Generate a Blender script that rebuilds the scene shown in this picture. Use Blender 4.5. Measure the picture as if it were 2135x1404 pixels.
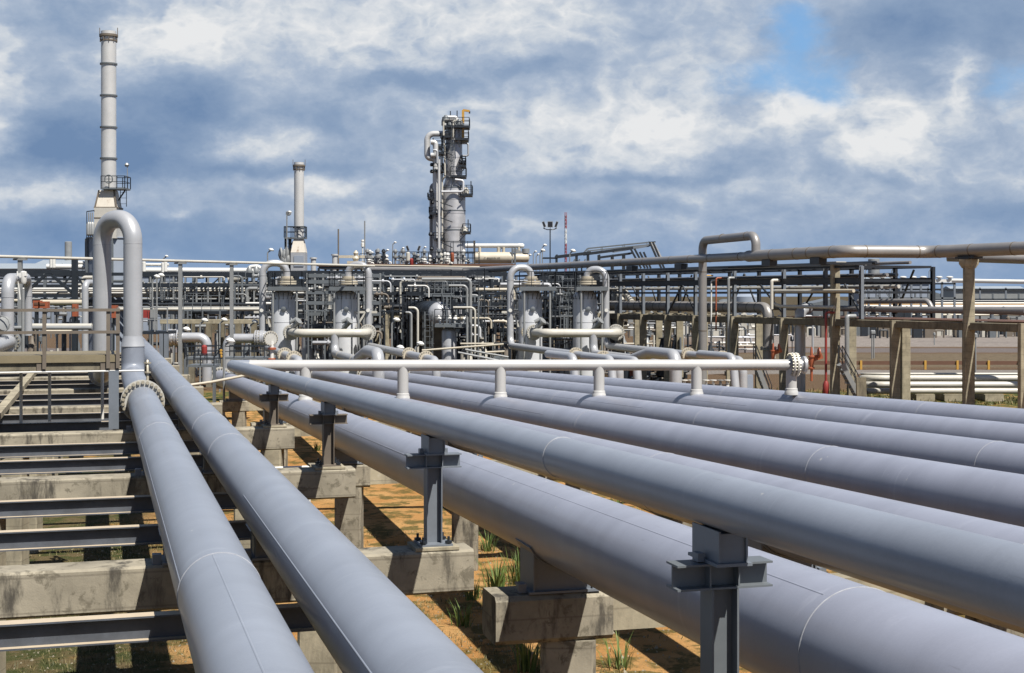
import bpy, math, random
from mathutils import Vector, Matrix
random.seed(7)
S = bpy.context.scene
for o in list(bpy.data.objects): bpy.data.objects.remove(o)
COL = S.collection
# ------------------------------------------------------------------ camera
F = 2965.0; CZ = 6.3; HX, HY = 1067.5, 615.0
cam = bpy.data.objects.new('camera', bpy.data.cameras.new('camera')); COL.objects.link(cam)
cam.location = (0, 0, CZ); cam.rotation_euler = (math.radians(90), 0, 0)
cam.data.sensor_width = 36; cam.data.lens = F/2135*36
cam.data.shift_y = -(702-HY)/2135
cam.data.clip_start = .1; cam.data.clip_end = 6000
S.camera = cam
# ------------------------------------------------------------------ sun and exposure
SUN_EL, SUN_AZ = math.radians(57), math.radians(142.5)
sl = bpy.data.lights.new('sun', 'SUN'); sl.energy = 5.0; sl.angle = math.radians(.5); sl.color = (1, .95, .86)
so = bpy.data.objects.new('sun', sl); COL.objects.link(so)
tosun = Vector((math.cos(SUN_EL)*math.sin(SUN_AZ), math.cos(SUN_EL)*math.cos(SUN_AZ), math.sin(SUN_EL)))
so.rotation_euler = tosun.to_track_quat('Z', 'Y').to_euler()
S.view_settings.view_transform = 'Standard'; S.view_settings.look = 'None'
S.view_settings.exposure = 1.0; S.view_settings.gamma = 1
# ------------------------------------------------------------------ node helper
class NT:
    def __init__(s, tree): s.t = tree; s.n = tree.nodes; s.l = tree.links
    def new(s, typ, **kw):
        n = s.n.new(typ)
        for k, v in kw.items(): setattr(n, k, v)
        return n
    def put(s, sock, v):
        if v is None: return
        if hasattr(v, 'is_output'): s.l.new(v, sock)
        elif isinstance(v, tuple) and len(v) == 3 and sock.type == 'RGBA': sock.default_value = v+(1,)
        else: sock.default_value = v
    def math(s, op, a, b=None, c=None, clamp=False):
        n = s.new('ShaderNodeMath', operation=op, use_clamp=clamp)
        for i, v in enumerate((a, b, c)): s.put(n.inputs[i], v)
        return n.outputs[0]
    def mix(s, fac, a, b, mode='MIX'):
        n = s.new('ShaderNodeMix', data_type='RGBA', blend_type=mode)
        s.put(n.inputs['Factor'], fac); s.put(n.inputs[6], a); s.put(n.inputs[7], b)
        return n.outputs[2]
    def noise(s, vec, scale, detail=4, rough=.55, dist=0, color=False, lac=2.0):
        n = s.new('ShaderNodeTexNoise'); s.put(n.inputs['Vector'], vec)
        n.inputs['Scale'].default_value = scale; n.inputs['Detail'].default_value = detail
        n.inputs['Roughness'].default_value = rough; n.inputs['Distortion'].default_value = dist
        n.inputs['Lacunarity'].default_value = lac
        return n.outputs['Color' if color else 'Fac']
    def ramp(s, fac, stops, interp='LINEAR'):
        n = s.new('ShaderNodeValToRGB'); s.put(n.inputs[0], fac); n.color_ramp.interpolation = interp
        e = n.color_ramp.elements
        while len(e) < len(stops): e.new(.5)
        for i, (p, c) in enumerate(stops):
            e[i].position = p; e[i].color = (c if isinstance(c, tuple) else (c, c, c))+(1,)
        return n.outputs[0]
    def mapping(s, vec, rot=(0, 0, 0), scale=(1, 1, 1)):
        n = s.new('ShaderNodeMapping'); s.put(n.inputs[0], vec)
        n.inputs['Rotation'].default_value = rot; n.inputs['Scale'].default_value = scale
        return n.outputs[0]
    def smooth(s, v, a, b):
        n = s.new('ShaderNodeMapRange', interpolation_type='SMOOTHSTEP')
        s.put(n.inputs[0], v); n.inputs[1].default_value = a; n.inputs[2].default_value = b
        return n.outputs[0]
# ------------------------------------------------------------------ world: sky with broken cloud
W = bpy.data.worlds.new('World'); S.world = W; W.use_nodes = True
nt = NT(W.node_tree); nt.n.clear()
wo = nt.new('ShaderNodeOutputWorld'); bg = nt.new('ShaderNodeBackground')
nt.l.new(bg.outputs[0], wo.inputs[0]); bg.inputs[1].default_value = .0505
sky = nt.new('ShaderNodeTexSky', sky_type='NISHITA'); sky.sun_disc = False
sky.sun_elevation = SUN_EL; sky.sun_rotation = SUN_AZ; sky.air_density = 1.0; sky.dust_density = .3; sky.ozone_density = 3
tc = nt.new('ShaderNodeTexCoord').outputs['Generated']
sx = nt.new('ShaderNodeSeparateXYZ'); nt.l.new(tc, sx.inputs[0])
az = nt.math('ARCTAN2', sx.outputs[0], sx.outputs[1]); el = nt.math('ARCSINE', sx.outputs[2])
cv = nt.new('ShaderNodeCombineXYZ'); nt.l.new(az, cv.inputs[0]); nt.l.new(nt.math('MULTIPLY', el, 1.55), cv.inputs[1])
AE = cv.outputs[0]
wn = nt.noise(AE, 14, 5, .6, color=True); ws = nt.new('ShaderNodeSeparateColor'); nt.l.new(wn, ws.inputs[0])
wa = nt.math('ADD', az, nt.math('MULTIPLY', nt.math('SUBTRACT', ws.outputs[0], .5), .085))
we = nt.math('ADD', el, nt.math('MULTIPLY', nt.math('SUBTRACT', ws.outputs[1], .5), .045))
def blob(px, py, rx, ry):
    a0, e0 = (px-HX)/F, (HY-py)/F
    u = nt.math('MULTIPLY', nt.math('SUBTRACT', wa, a0), F/rx)
    v = nt.math('MULTIPLY', nt.math('SUBTRACT', we, e0), F/ry)
    d = nt.math('MULTIPLY_ADD', u, u, nt.math('MULTIPLY', v, v))
    return nt.math('POWER', .37, d)
LIGHT = [(430, 80, 120, 75, .34), (310, 100, 80, 60, .12), (35, 160, 75, 150, .22), (0, 310, 45, 70, .2), (570, 292, 120, 38, .3),
         (1010, 60, 260, 90, .2), (760, 80, 160, 90, .12), (1400, 275, 150, 70, .28), (1290, 235, 170, 70, .18), (1660, 235, 80, 48, .38), (1850, 275, 60, 70, .34),
         (1780, 325, 50, 30, .22), (1965, 195, 50, 75, .32), (690, 395, 75, 28, .2), (90, 415, 160, 26, .16), (390, 437, 40, 12, .15), (1110, 482, 45, 22, .18),
         (1930, 375, 60, 24, .16), (760, 465, 170, 20, .12), (1020, 240, 220, 60, .1), (2090, 300, 60, 80, .1), (1620, 400, 200, 30, .1), (1150, 350, 150, 40, .08),
         (120, 290, 130, 60, -.2), (370, 250, 170, 60, -.26), (240, 330, 240, 45, -.2), (870, 166, 140, 24, -.2), (640, 440, 300, 28, -.08), (200, 490, 330, 36, -.14),
         (1230, 432, 240, 26, -.1), (1290, 372, 200, 16, -.14), (1960, 90, 210, 90, -.2), (1860, 390, 120, 20, -.1), (500, 520, 420, 40, -.1), (2050, 455, 110, 36, -.16),
         (130, 60, 90, 60, -.1), (690, 250, 110, 70, -.1), (1520, 340, 70, 40, -.12), (1100, 150, 120, 30, -.14), (560, 360, 200, 24, -.14)]
acc = .50
for px, py, rx, ry, a in LIGHT: acc = nt.math('MULTIPLY_ADD', blob(px, py, rx, ry), a*(1.05 if a > 0 else 1.4), acc)
n1 = nt.noise(AE, 9, 10, .6, .2); n2 = nt.noise(AE, 30, 8, .66, .3)
acc = nt.math('ADD', acc, nt.math('MULTIPLY', nt.math('SUBTRACT', n1, .5), .62))
acc = nt.math('ADD', acc, nt.math('MULTIPLY', nt.math('SUBTRACT', n2, .5), .26))
va = nt.new('ShaderNodeVectorMath', operation='ADD'); nt.l.new(AE, va.inputs[0]); vs_ = nt.new('ShaderNodeVectorMath', operation='SCALE'); nt.l.new(wn, vs_.inputs[0]); vs_.inputs['Scale'].default_value = .05; nt.l.new(vs_.outputs[0], va.inputs[1])
b1 = nt.math('ABSOLUTE', nt.math('SUBTRACT', nt.noise(va.outputs[0], 22, 1, .5), .5)); b2 = nt.math('ABSOLUTE', nt.math('SUBTRACT', nt.noise(va.outputs[0], 47, 1, .5), .5)); b3 = nt.math('ABSOLUTE', nt.math('SUBTRACT', nt.noise(va.outputs[0], 105, 2, .5), .5))
puff = nt.math('ADD', b1, nt.math('ADD', nt.math('MULTIPLY', b2, .55), nt.math('MULTIPLY', b3, .32)))
acc = nt.math('ADD', acc, nt.math('MULTIPLY', nt.math('SUBTRACT', .2, puff), nt.math('MULTIPLY_ADD', nt.smooth(acc, .35, .75), .8, .22)))
ccol = nt.ramp(acc, [(.14, (1.6, 2.55, 4.25)), (.37, (2.65, 3.6, 5.15)), (.55, (4.1, 4.9, 6.15)), (.70, (5.9, 6.4, 7.05)), (.90, (8.0, 8.1, 8.2))])
hole = None
for px, py, rx, ry, a in [(1640, 60, 80, 60, .9), (1600, 165, 130, 55, .8), (1740, 195, 60, 40, .5), (2060, 190, 60, 40, .55), (2095, 240, 40, 50, .3)]:
    b = nt.math('MULTIPLY', blob(px, py, rx, ry), a); hole = b if hole is None else nt.math('ADD', hole, b)
hole = nt.math('SUBTRACT', hole, nt.math('MULTIPLY', nt.math('SUBTRACT', n2, .45), .9))
hole = nt.smooth(hole, .05, 1.0)
skc = nt.mix(1.0, sky.outputs[0], (.72, 1.0, 1.22), 'MULTIPLY')
low = nt.smooth(el, .075, .0)
ccol = nt.mix(nt.math('MULTIPLY', low, .6), ccol, (1.7, 2.95, 5.1))
final = nt.mix(hole, ccol, nt.mix(.55, skc, (2.6, 4.7, 7.7)))
final = nt.mix(nt.math('MULTIPLY', nt.smooth(el, .23, .42), .95), final, sky.outputs[0])
below = nt.smooth(el, 0, -.02)
final = nt.mix(below, final, (1.4, 1.3, 1.2))
nt.l.new(final, bg.inputs[0])
W.cycles.sampling_method = 'MANUAL'; W.cycles.sample_map_resolution = 512
# ------------------------------------------------------------------ materials
MATS = {}
KA = .7      # albedo level that goes with the exposure above
def dk(c): return tuple(x*KA for x in c)
def mat(name):
    m = bpy.data.materials.new(name); m.use_nodes = True; n = NT(m.node_tree)
    b = n.n['Principled BSDF']; MATS[name] = m
    pos = n.new('ShaderNodeNewGeometry').outputs['Position']
    return m, n, b, pos
def bump(n, b, h, strength=.2, dist=.01):
    k = n.new('ShaderNodeBump'); k.inputs['Strength'].default_value = strength; k.inputs['Distance'].default_value = dist
    n.put(k.inputs['Height'], h); n.l.new(k.outputs[0], b.inputs['Normal'])
def paint(name, col, rough=.45, var=.12, metal=0.0, scale=1.5, rust=0.0, spec=.5, rustcol=(.16, .06, .02), bumps=.0):
    m, n, b, pos = mat(name); col = dk(col); rustcol = dk(rustcol)
    a = n.noise(pos, scale, 6, .6); c = n.noise(pos, scale*9, 4, .6)
    v = n.math('ADD', n.math('MULTIPLY', n.math('SUBTRACT', a, .5), var*2), n.math('MULTIPLY', n.math('SUBTRACT', c, .5), var))
    k = n.math('ADD', v, 1.0)
    colr = n.mix(1.0, col, n.ramp(k, [(0, 0.0), (1, 1.0)]), 'MULTIPLY') if False else None
    vm = n.new('ShaderNodeVectorMath', operation='SCALE'); vm.inputs[0].default_value = col; n.put(vm.inputs['Scale'], k)
    out = vm.outputs[0]
    if rust:
        st = n.noise(n.mapping(pos, scale=(1, 1, .35)), scale*1.7, 7, .7)
        out = n.mix(n.smooth(st, .72-rust*.4, .86-rust*.4), out, rustcol)
    n.put(b.inputs['Base Color'], out)
    n.put(b.inputs['Roughness'], n.math('ADD', n.math('MULTIPLY', a, .2), rough-.1))
    b.inputs['Metallic'].default_value = metal; b.inputs['Specular IOR Level'].default_value = spec
    if bumps: bump(n, b, c, bumps, .02)
    return m
def pipe_paint(name, col, ang, rough=.42):
    # matt grey pipe paint: faint broad bands around the pipe where coats overlap, fine speckle, dust
    m, n, b, pos = mat(name); col = dk(col)
    q = n.mapping(pos, rot=(0, 0, -ang))
    band = n.noise(n.mapping(q, scale=(.35, 1.0, .35)), 1.1, 5, .65, .6)
    dust = n.noise(q, .8, 6, .6); fine = n.noise(pos, 60, 3, .6); spk = n.noise(pos, 14, 5, .7)
    k = n.math('ADD', n.math('MULTIPLY', n.math('SUBTRACT', band, .5), .5), n.math('MULTIPLY', n.math('SUBTRACT', fine, .5), .16))
    k = n.math('ADD', k, n.math('MULTIPLY', n.math('SUBTRACT', dust, .5), .14))
    k = n.math('ADD', k, 1.0)
    vm = n.new('ShaderNodeVectorMath', operation='SCALE'); vm.inputs[0].default_value = col; n.put(vm.inputs['Scale'], k)
    c = n.mix(n.math('MULTIPLY', n.smooth(spk, .66, .8), .35), vm.outputs[0], (col[0]*.75, col[1]*.72, col[2]*.68))
    # chalky smears that run part way round, a few droppings and scuffs
    sm = n.noise(n.mapping(q, scale=(.5, 2.6, .5)), 1.3, 6, .7, .8)
    c = n.mix(n.math('MULTIPLY', n.smooth(sm, .58, .74), .34), c, (col[0]*1.7, col[1]*1.68, col[2]*1.6))
    dr = n.noise(q, 7.0, 3, .5); dm = n.noise(q, .9, 2, .5)
    c = n.mix(n.math('MULTIPLY', n.math('MULTIPLY', n.smooth(dr, .73, .77), n.smooth(dm, .5, .6)), .7), c, (.42, .41, .38))
    sc = n.noise(n.mapping(q, scale=(9, .8, 9)), 2.2, 4, .6)
    c = n.mix(n.math('MULTIPLY', n.smooth(sc, .68, .74), .3), c, (col[0]*.55, col[1]*.5, col[2]*.46))
    n.put(b.inputs['Base Color'], c)
    n.put(b.inputs['Roughness'], n.math('ADD', n.math('MULTIPLY', dust, .16), rough-.08))
    b.inputs['Specular IOR Level'].default_value = .4
    bump(n, b, n.math('ADD', fine, n.math('MULTIPLY', spk, .5)), .12, .004)
    return m
ANG_L = math.atan(.2897); ANG_R = math.atan(.2639)
pipe_paint('pipe_grey_left', (.24, .264, .315), ANG_L, .34)
pipe_paint('pipe_grey_right', (.278, .293, .358), ANG_R, .33)
pipe_paint('pipe_silver', (.47, .465, .46), ANG_R, .34)
paint('weld', (.31, .32, .35), .55, .5, scale=20)
paint('silver', (.43, .44, .465), .34, .12, metal=.25, rust=.04)
paint('flange_grey', (.46, .45, .42), .45, .2, rust=.15, scale=4)
paint('vessel_silver', (.60, .615, .65), .36, .1, metal=.1)
paint('silver_worn', (.50, .48, .44), .42, .2, rust=.25, scale=.6, rustcol=(.22, .11, .05))
paint('white_pipe', (.50, .48, .43), .42, .28, scale=.8, rust=.18, rustcol=(.3, .2, .12))
paint('cream_pipe', (.50, .45, .36), .45, .25, rust=.22, scale=.7)
paint('clad_pipe', (.275, .265, .26), .42, .2, scale=.8, metal=.25, rust=.12)
paint('stack_metal', (.60, .60, .60), .38, .16, scale=.35, metal=.25, rust=.16, rustcol=(.24, .11, .04))
paint('stack_rusty', (.66, .61, .53), .5, .2, scale=.7, rust=.42, rustcol=(.2, .085, .025))
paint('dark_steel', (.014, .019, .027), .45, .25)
paint('grey_steel', (.12, .135, .15), .5, .2, rust=.1)
paint('blue_steel', (.155, .175, .205), .45, .2, rust=.12, scale=3)
paint('brown_steel', (.14, .115, .09), .6, .25, rust=.2)
paint('galv', (.27, .28, .285), .45, .2, metal=.2)
paint('grating', (.20, .165, .10), .6, .25)
paint('orange_paint', (.30, .08, .035), .5, .2)
paint('red_paint', (.26, .03, .025), .5, .2)
paint('white_paint', (.68, .675, .65), .4, .08)
paint('yellow_paint', (.5, .28, .05), .5, .15)
paint('blue_paint', (.08, .2, .45), .5, .15)
paint('rail_brown', (.12, .055, .03), .6, .2, rust=.2)
paint('shed_grey', (.26, .30, .37), .6, .1, scale=.3)
paint('roof_grey', (.30, .34, .38), .5, .1, scale=.3)
paint('black_lens', (.02, .02, .025), .3, .1)
paint('ink', (.05, .05, .055), .6, .1)
paint('bolt', (.42, .38, .30), .45, .25, metal=.3, scale=8)
def clad(name, col):
    # aluminium cladding in courses, each with a lapped seam
    m, n, b, pos = mat(name); col = dk(col)
    w = n.new('ShaderNodeTexWave', wave_type='BANDS', bands_direction='Z'); n.put(w.inputs['Vector'], pos)
    w.inputs['Scale'].default_value = .16; w.inputs['Distortion'].default_value = .2
    seam = n.smooth(w.outputs['Fac'], .04, .0)
    a = n.noise(pos, .8, 6, .65); st = n.noise(n.mapping(pos, scale=(1, 1, .25)), 1.1, 6, .7)
    c = n.mix(n.smooth(a, .3, .7), tuple(x*.86 for x in col), tuple(x*1.12 for x in col))
    c = n.mix(n.math('MULTIPLY', n.smooth(st, .6, .75), .5), c, (.17, .14, .13))
    c = n.mix(n.math('MULTIPLY', seam, .55), c, (.12, .12, .13))
    n.put(b.inputs['Base Color'], c); b.inputs['Metallic'].default_value = .45; b.inputs['Roughness'].default_value = .4
    return m
def dusty_lit(name, col, dust):
    # steel with up-facing sides painted pale: settled dust plus sunlit flange tops
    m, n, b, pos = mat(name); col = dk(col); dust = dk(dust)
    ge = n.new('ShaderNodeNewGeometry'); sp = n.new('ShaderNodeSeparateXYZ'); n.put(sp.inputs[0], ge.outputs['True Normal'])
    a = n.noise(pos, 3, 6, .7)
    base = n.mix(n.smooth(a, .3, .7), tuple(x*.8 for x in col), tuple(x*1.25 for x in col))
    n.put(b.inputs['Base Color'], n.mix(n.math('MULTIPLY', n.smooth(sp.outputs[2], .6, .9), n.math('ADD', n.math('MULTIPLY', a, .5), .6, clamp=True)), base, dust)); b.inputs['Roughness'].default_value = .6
dusty_lit('dusty_lit_steel', (.075, .085, .105), (.56, .46, .33))
clad('cladding', (.48, .475, .49))
def concrete(name, col, stain=1.0):
    m, n, b, pos = mat(name); col = dk(col)
    a = n.noise(pos, 1.6, 8, .65); st = n.noise(n.mapping(pos, scale=(1, 1, .22)), 3.2, 7, .7); f = n.noise(pos, 45, 4, .7); bl = n.noise(pos, 5, 6, .7, .4)
    c = n.mix(n.smooth(a, .3, .72), tuple(x*.72 for x in col), tuple(x*1.16 for x in col))
    c = n.mix(n.math('MULTIPLY', n.smooth(st, .50, .66), min(1, .72*stain)), c, (.055, .05, .042))
    c = n.mix(n.math('MULTIPLY', n.smooth(bl, .53, .64), min(1, .5*stain)), c, (.09, .08, .06))
    c = n.mix(n.math('MULTIPLY', n.smooth(a, .66, .76), .5), c, (.42, .40, .36))
    pit = n.smooth(f, .33, .25)
    c = n.mix(n.math('MULTIPLY', pit, .5), c, (.05, .045, .04))
    bw = n.new('ShaderNodeTexWave', wave_type='BANDS', bands_direction='Z'); n.put(bw.inputs['Vector'], pos); bw.inputs['Scale'].default_value = .9; bw.inputs['Distortion'].default_value = .15
    c = n.mix(n.math('MULTIPLY', n.smooth(bw.outputs['Fac'], .015, .0), .35), c, (.06, .05, .04))
    n.put(b.inputs['Base Color'], c); b.inputs['Roughness'].default_value = .9; b.inputs['Specular IOR Level'].default_value = .2
    bump(n, b, n.math('ADD', n.math('MULTIPLY', f, .5), a), .35, .015)
    return m
concrete('concrete', (.32, .288, .225), 1.5); concrete('concrete_pale', (.36, .32, .235), .5); concrete('concrete_dark', (.21, .185, .135), .8)
def ground_mat():
    m, n, b, pos = mat('ground')
    sp = n.new('ShaderNodeSeparateXYZ'); n.put(sp.inputs[0], pos)
    X, Y = sp.outputs[0], sp.outputs[1]
    a = n.noise(pos, .35, 7, .6); g = n.noise(pos, 1.3, 7, .68, .3); f = n.noise(pos, 9, 6, .75); ff = n.noise(pos, 38, 4, .7)
    sand = n.mix(n.smooth(a, .32, .68), (.44, .215, .068), (.54, .32, .13))
    sand = n.mix(n.math('MULTIPLY', n.smooth(f, .5, .68), .5), sand, (.30, .19, .09))
    grass = n.mix(n.smooth(f, .35, .65), (.055, .06, .018), (.16, .13, .04))
    sand = n.mix(n.math('MULTIPLY', n.smooth(g, .47, .57), .85), sand, grass)
    sand = n.mix(n.math('MULTIPLY', n.smooth(ff, .56, .66), .75), sand, (.10, .075, .035))
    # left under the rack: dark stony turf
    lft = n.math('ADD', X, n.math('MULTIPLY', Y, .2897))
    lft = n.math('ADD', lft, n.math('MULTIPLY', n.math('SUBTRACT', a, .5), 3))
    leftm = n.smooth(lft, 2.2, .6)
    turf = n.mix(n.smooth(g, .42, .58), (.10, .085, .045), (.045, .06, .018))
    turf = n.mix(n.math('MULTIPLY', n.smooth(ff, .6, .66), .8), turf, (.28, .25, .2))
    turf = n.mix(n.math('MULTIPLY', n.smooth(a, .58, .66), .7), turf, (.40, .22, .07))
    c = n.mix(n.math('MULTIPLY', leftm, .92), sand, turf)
    # plant yard beyond: grey brown gravel, darkened for the shade among the equipment, then banded road, bank and gravel apron
    yy = n.math('ADD', Y, n.math('MULTIPLY', n.math('SUBTRACT', a, .5), 5))
    yard = n.mix(n.smooth(f, .4, .6), (.085, .055, .033), (.15, .10, .062))
    def band(y0, y1, s=1.5): return n.math('MULTIPLY', n.smooth(yy, y0-s, y0+s), n.smooth(yy, y1+s, y1-s))
    c = n.mix(n.math('MULTIPLY', band(79, 93), n.math('ADD', n.smooth(g, .35, .55), .25, clamp=True)), c, (.07, .085, .025))
    c = n.mix(n.smooth(yy, 91, 95), c, yard)
    c = n.mix(band(113, 119, .7), c, (.2, .18, .165))
    c = n.mix(band(124, 152), c, n.mix(n.smooth(g, .4, .6), (.115, .09, .06), (.155, .12, .08)))
    c = n.mix(band(155, 168, 1), c, (.14, .12, .115))
    c = n.mix(n.math('MULTIPLY', n.smooth(yy, 170, 174), n.smooth(X, 20, 30)), c, n.mix(n.smooth(g, .4, .6), (.20, .175, .16), (.26, .23, .21)))
    c = n.mix(n.smooth(yy, 232, 240), c, n.mix(n.smooth(g, .45, .55), (.09, .06, .035), (.05, .05, .03)))
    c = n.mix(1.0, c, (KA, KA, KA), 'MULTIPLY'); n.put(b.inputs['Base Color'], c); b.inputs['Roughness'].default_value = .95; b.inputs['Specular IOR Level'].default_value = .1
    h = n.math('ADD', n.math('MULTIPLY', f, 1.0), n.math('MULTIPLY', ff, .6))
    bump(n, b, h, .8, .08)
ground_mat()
def leaf(name, c1, c2):
    m, n, b, pos = mat(name)
    n.put(b.inputs['Base Color'], n.mix(n.smooth(n.noise(pos, 6, 3), .35, .65), dk(c1), dk(c2))); b.inputs['Roughness'].default_value = .7
leaf('grass_blade', (.055, .065, .015), (.22, .17, .06)); leaf('weed_leaf', (.06, .11, .015), (.15, .20, .04))
# ------------------------------------------------------------------ mesh builder
def V(*a): return Vector(a if len(a) > 1 else a[0])
def P(px, py, Y): return Vector(((px-HX)/F*Y, Y, CZ-(py-HY)/F*Y))
CL, UL = Vector((math.cos(ANG_L), math.sin(ANG_L), 0)), Vector((-math.sin(ANG_L), math.cos(ANG_L), 0))
CR, UR = Vector((math.cos(ANG_R), math.sin(ANG_R), 0)), Vector((-math.sin(ANG_R), math.cos(ANG_R), 0))
def LF(t, s, z): return CL*t+UL*s+Vector((0, 0, CZ+z))
def RF(t, s, z): return CR*t+UR*s+Vector((0, 0, CZ+z))
Zu = Vector((0, 0, 1)); Xu = Vector((1, 0, 0)); Yu = Vector((0, 1, 0))
def frame(d):
    d = d.normalized()
    ref = Zu if abs(d.z) < .95 else Yu
    a = d.cross(ref).normalized()
    return a, a.cross(d).normalized(), d
def fillet(pts, R, seg=6):
    pts = [Vector(p) for p in pts]
    if len(pts) < 3 or not R: return pts
    out = [pts[0]]
    for i in range(1, len(pts)-1):
        p, a, b = pts[i], pts[i-1]-pts[i], pts[i+1]-pts[i]
        la, lb = a.length, b.length
        a.normalize(); b.normalize()
        ang = a.angle(b)
        if ang > 3.1: out.append(p); continue
        t = min(R/math.tan(ang/2), la*.499, lb*.499); r = t*math.tan(ang/2)
        c = p+(a+b).normalized()*(r/math.sin(ang/2))
        s, e = p+a*t-c, p+b*t-c
        tot = s.angle(e)
        for k in range(seg+1):
            q = k/seg
            out.append(c+(s*math.sin((1-q)*tot)+e*math.sin(q*tot))/math.sin(tot))
    out.append(pts[-1]); return out
class MB:
    def __init__(s): s.v = []; s.f = []
    def add(s, vs, fs):
        k = len(s.v); s.v += [Vector(x) for x in vs]; s.f += [tuple(i+k for i in f) for f in fs]; return s
    def box(s, c, size, ax=Xu, ay=Yu, az=Zu):
        c = Vector(c); h = [x/2 for x in size]; vs = []
        for k in (-1, 1):
            for j in (-1, 1):
                for i in (-1, 1): vs.append(c+ax*(i*h[0])+ay*(j*h[1])+az*(k*h[2]))
        return s.add(vs, [(0, 2, 3, 1), (4, 5, 7, 6), (0, 1, 5, 4), (2, 6, 7, 3), (0, 4, 6, 2), (1, 3, 7, 5)])
    def bar(s, p, q, w, h=None):
        p, q = Vector(p), Vector(q); a, b, d = frame(q-p)
        return s.box((p+q)/2, (w, h or w, (q-p).length), a, b, d)
    def prism(s, prof, p, q):
        p, q = Vector(p), Vector(q); a, b, d = frame(q-p); n = len(prof)
        vs = [p+a*x+b*y for x, y in prof]+[q+a*x+b*y for x, y in prof]
        fs = [(i, (i+1) % n, (i+1) % n+n, i+n) for i in range(n)]+[tuple(range(n))[::-1], tuple(range(n, 2*n))]
        return s.add(vs, fs)
    def cham(s, p, q, w, h, c=.03):
        w, h = w/2, h/2
        return s.prism([(-w+c, -h), (w-c, -h), (w, -h+c), (w, h-c), (w-c, h), (-w+c, h), (-w, h-c), (-w, -h+c)], p, q)
    def ibeam(s, p, q, w, h, tf=.02, tw=.014):
        w, h = w/2, h/2; t = tw/2
        return s.prism([(-w, -h), (w, -h), (w, -h+tf), (t, -h+tf), (t, h-tf), (w, h-tf), (w, h), (-w, h), (-w, h-tf), (-t, h-tf), (-t, -h+tf), (-w, -h+tf)], p, q)
    def hcol(s, p, z1, w, d, ax=Xu, tf=.02):
        # upright H section: flanges face along ax normal
        p = Vector(p); ay = Zu.cross(ax); h = z1-p.z; c = p+Zu*(h/2)
        s.box(c+ay*(d/2-tf/2), (w, tf, h), ax, ay); s.box(c-ay*(d/2-tf/2), (w, tf, h), ax, ay); s.box(c, (.014, d-2*tf, h), ax, ay); return s
    def tube(s, pts, r, n=12, bend=0, seg=6, cap=True):
        pts = fillet(pts, bend, seg); m = len(pts)
        T = [(pts[min(i+1, m-1)]-pts[max(i-1, 0)]).normalized() for i in range(m)]
        a = frame(T[0])[0]; vs = []
        rr = r if isinstance(r, (list, tuple)) else [r]*m
        for i in range(m):
            a = (a-T[i]*a.dot(T[i])).normalized(); b = T[i].cross(a)
            for k in range(n):
                g = 2*math.pi*k/n; vs.append(pts[i]+(a*math.cos(g)+b*math.sin(g))*rr[i])
        fs = [(i*n+k, i*n+(k+1) % n, (i+1)*n+(k+1) % n, (i+1)*n+k) for i in range(m-1) for k in range(n)]
        if cap: fs += [tuple(range(n))[::-1], tuple(range((m-1)*n, m*n))]
        return s.add(vs, fs)
    def lathe(s, prof, o, d=Zu, n=24):
        # prof: list of (radius, height along d)
        o = Vector(o); a, b, d = frame(Vector(d)); vs = []
        for r, h in prof:
            for k in range(n):
                g = 2*math.pi*k/n; vs.append(o+d*h+(a*math.cos(g)+b*math.sin(g))*max(r, 1e-4))
        m = len(prof)
        fs = [(i*n+k, i*n+(k+1) % n, (i+1)*n+(k+1) % n, (i+1)*n+k) for i in range(m-1) for k in range(n)]
        fs += [tuple(range(n))[::-1], tuple(range((m-1)*n, m*n))]
        return s.add(vs, fs)
    def dome(s, o, R, h, d=Zu, n=24):
        return s.lathe([(R*math.cos(t*math.pi/16), h*math.sin(t*math.pi/16)) for t in range(9)], o, d, n)
    def ring(s, o, d, R, th, w, n=32): return s.lathe([(R-.02, -w/2), (R+th, -w/2), (R+th, w/2), (R-.02, w/2)], o, d, n)
    def mesh(s, name, off):
        me = bpy.data.meshes.new(name); me.from_pydata([v-off for v in s.v], [], s.f); me.update()
        me.polygons.foreach_set('use_smooth', [True]*len(me.polygons)); me.set_sharp_from_angle(angle=math.radians(38))
        return me
    def build(s, name, m, parent=None, label=None, kind=None):
        off = Vector((0, 0, 0))
        if parent is not None:
            r = parent
            while r.parent: r = r.parent
            off = Vector(r.location)
        o = bpy.data.objects.new(name, s.mesh(name, off)); COL.objects.link(o)
        o.data.materials.append(MATS[m])
        if parent is not None: o.parent = parent
        if label: o['label'] = label
        if kind: o['kind'] = kind
        return o
    def solo(s, name, m, label, cat, group=None, kind=None):
        xs = [v.x for v in s.v]; ys = [v.y for v in s.v]; zs = [v.z for v in s.v]
        c = Vector(((min(xs)+max(xs))/2, (min(ys)+max(ys))/2, min(zs)))
        o = bpy.data.objects.new(name, s.mesh(name, c)); COL.objects.link(o); o.location = c
        o.data.materials.append(MATS[m]); tag(o, label, cat, group)
        if kind: o['kind'] = kind
        return o
def tag(o, label, cat, group=None):
    o['label'] = label; o['category'] = cat
    if group: o['group'] = group
def thing(name, label, cat, loc, group=None):
    o = bpy.data.objects.new(name, None); COL.objects.link(o); o.location = Vector(loc); o.empty_display_size = .3
    tag(o, label, cat, group); return o
def dup(root, loc, label=None, rz=0.0, group=None):
    r = root.copy(); COL.objects.link(r); r.location = Vector(loc); r.rotation_euler = (0, 0, rz)
    if label: r['label'] = label
    if group: r['group'] = group
    def kids(a, b):
        for ch in list(a.children):
            c = ch.copy(); COL.objects.link(c); c.parent = b; kids(ch, c)
    kids(root, r); return r
LATER = []
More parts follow.
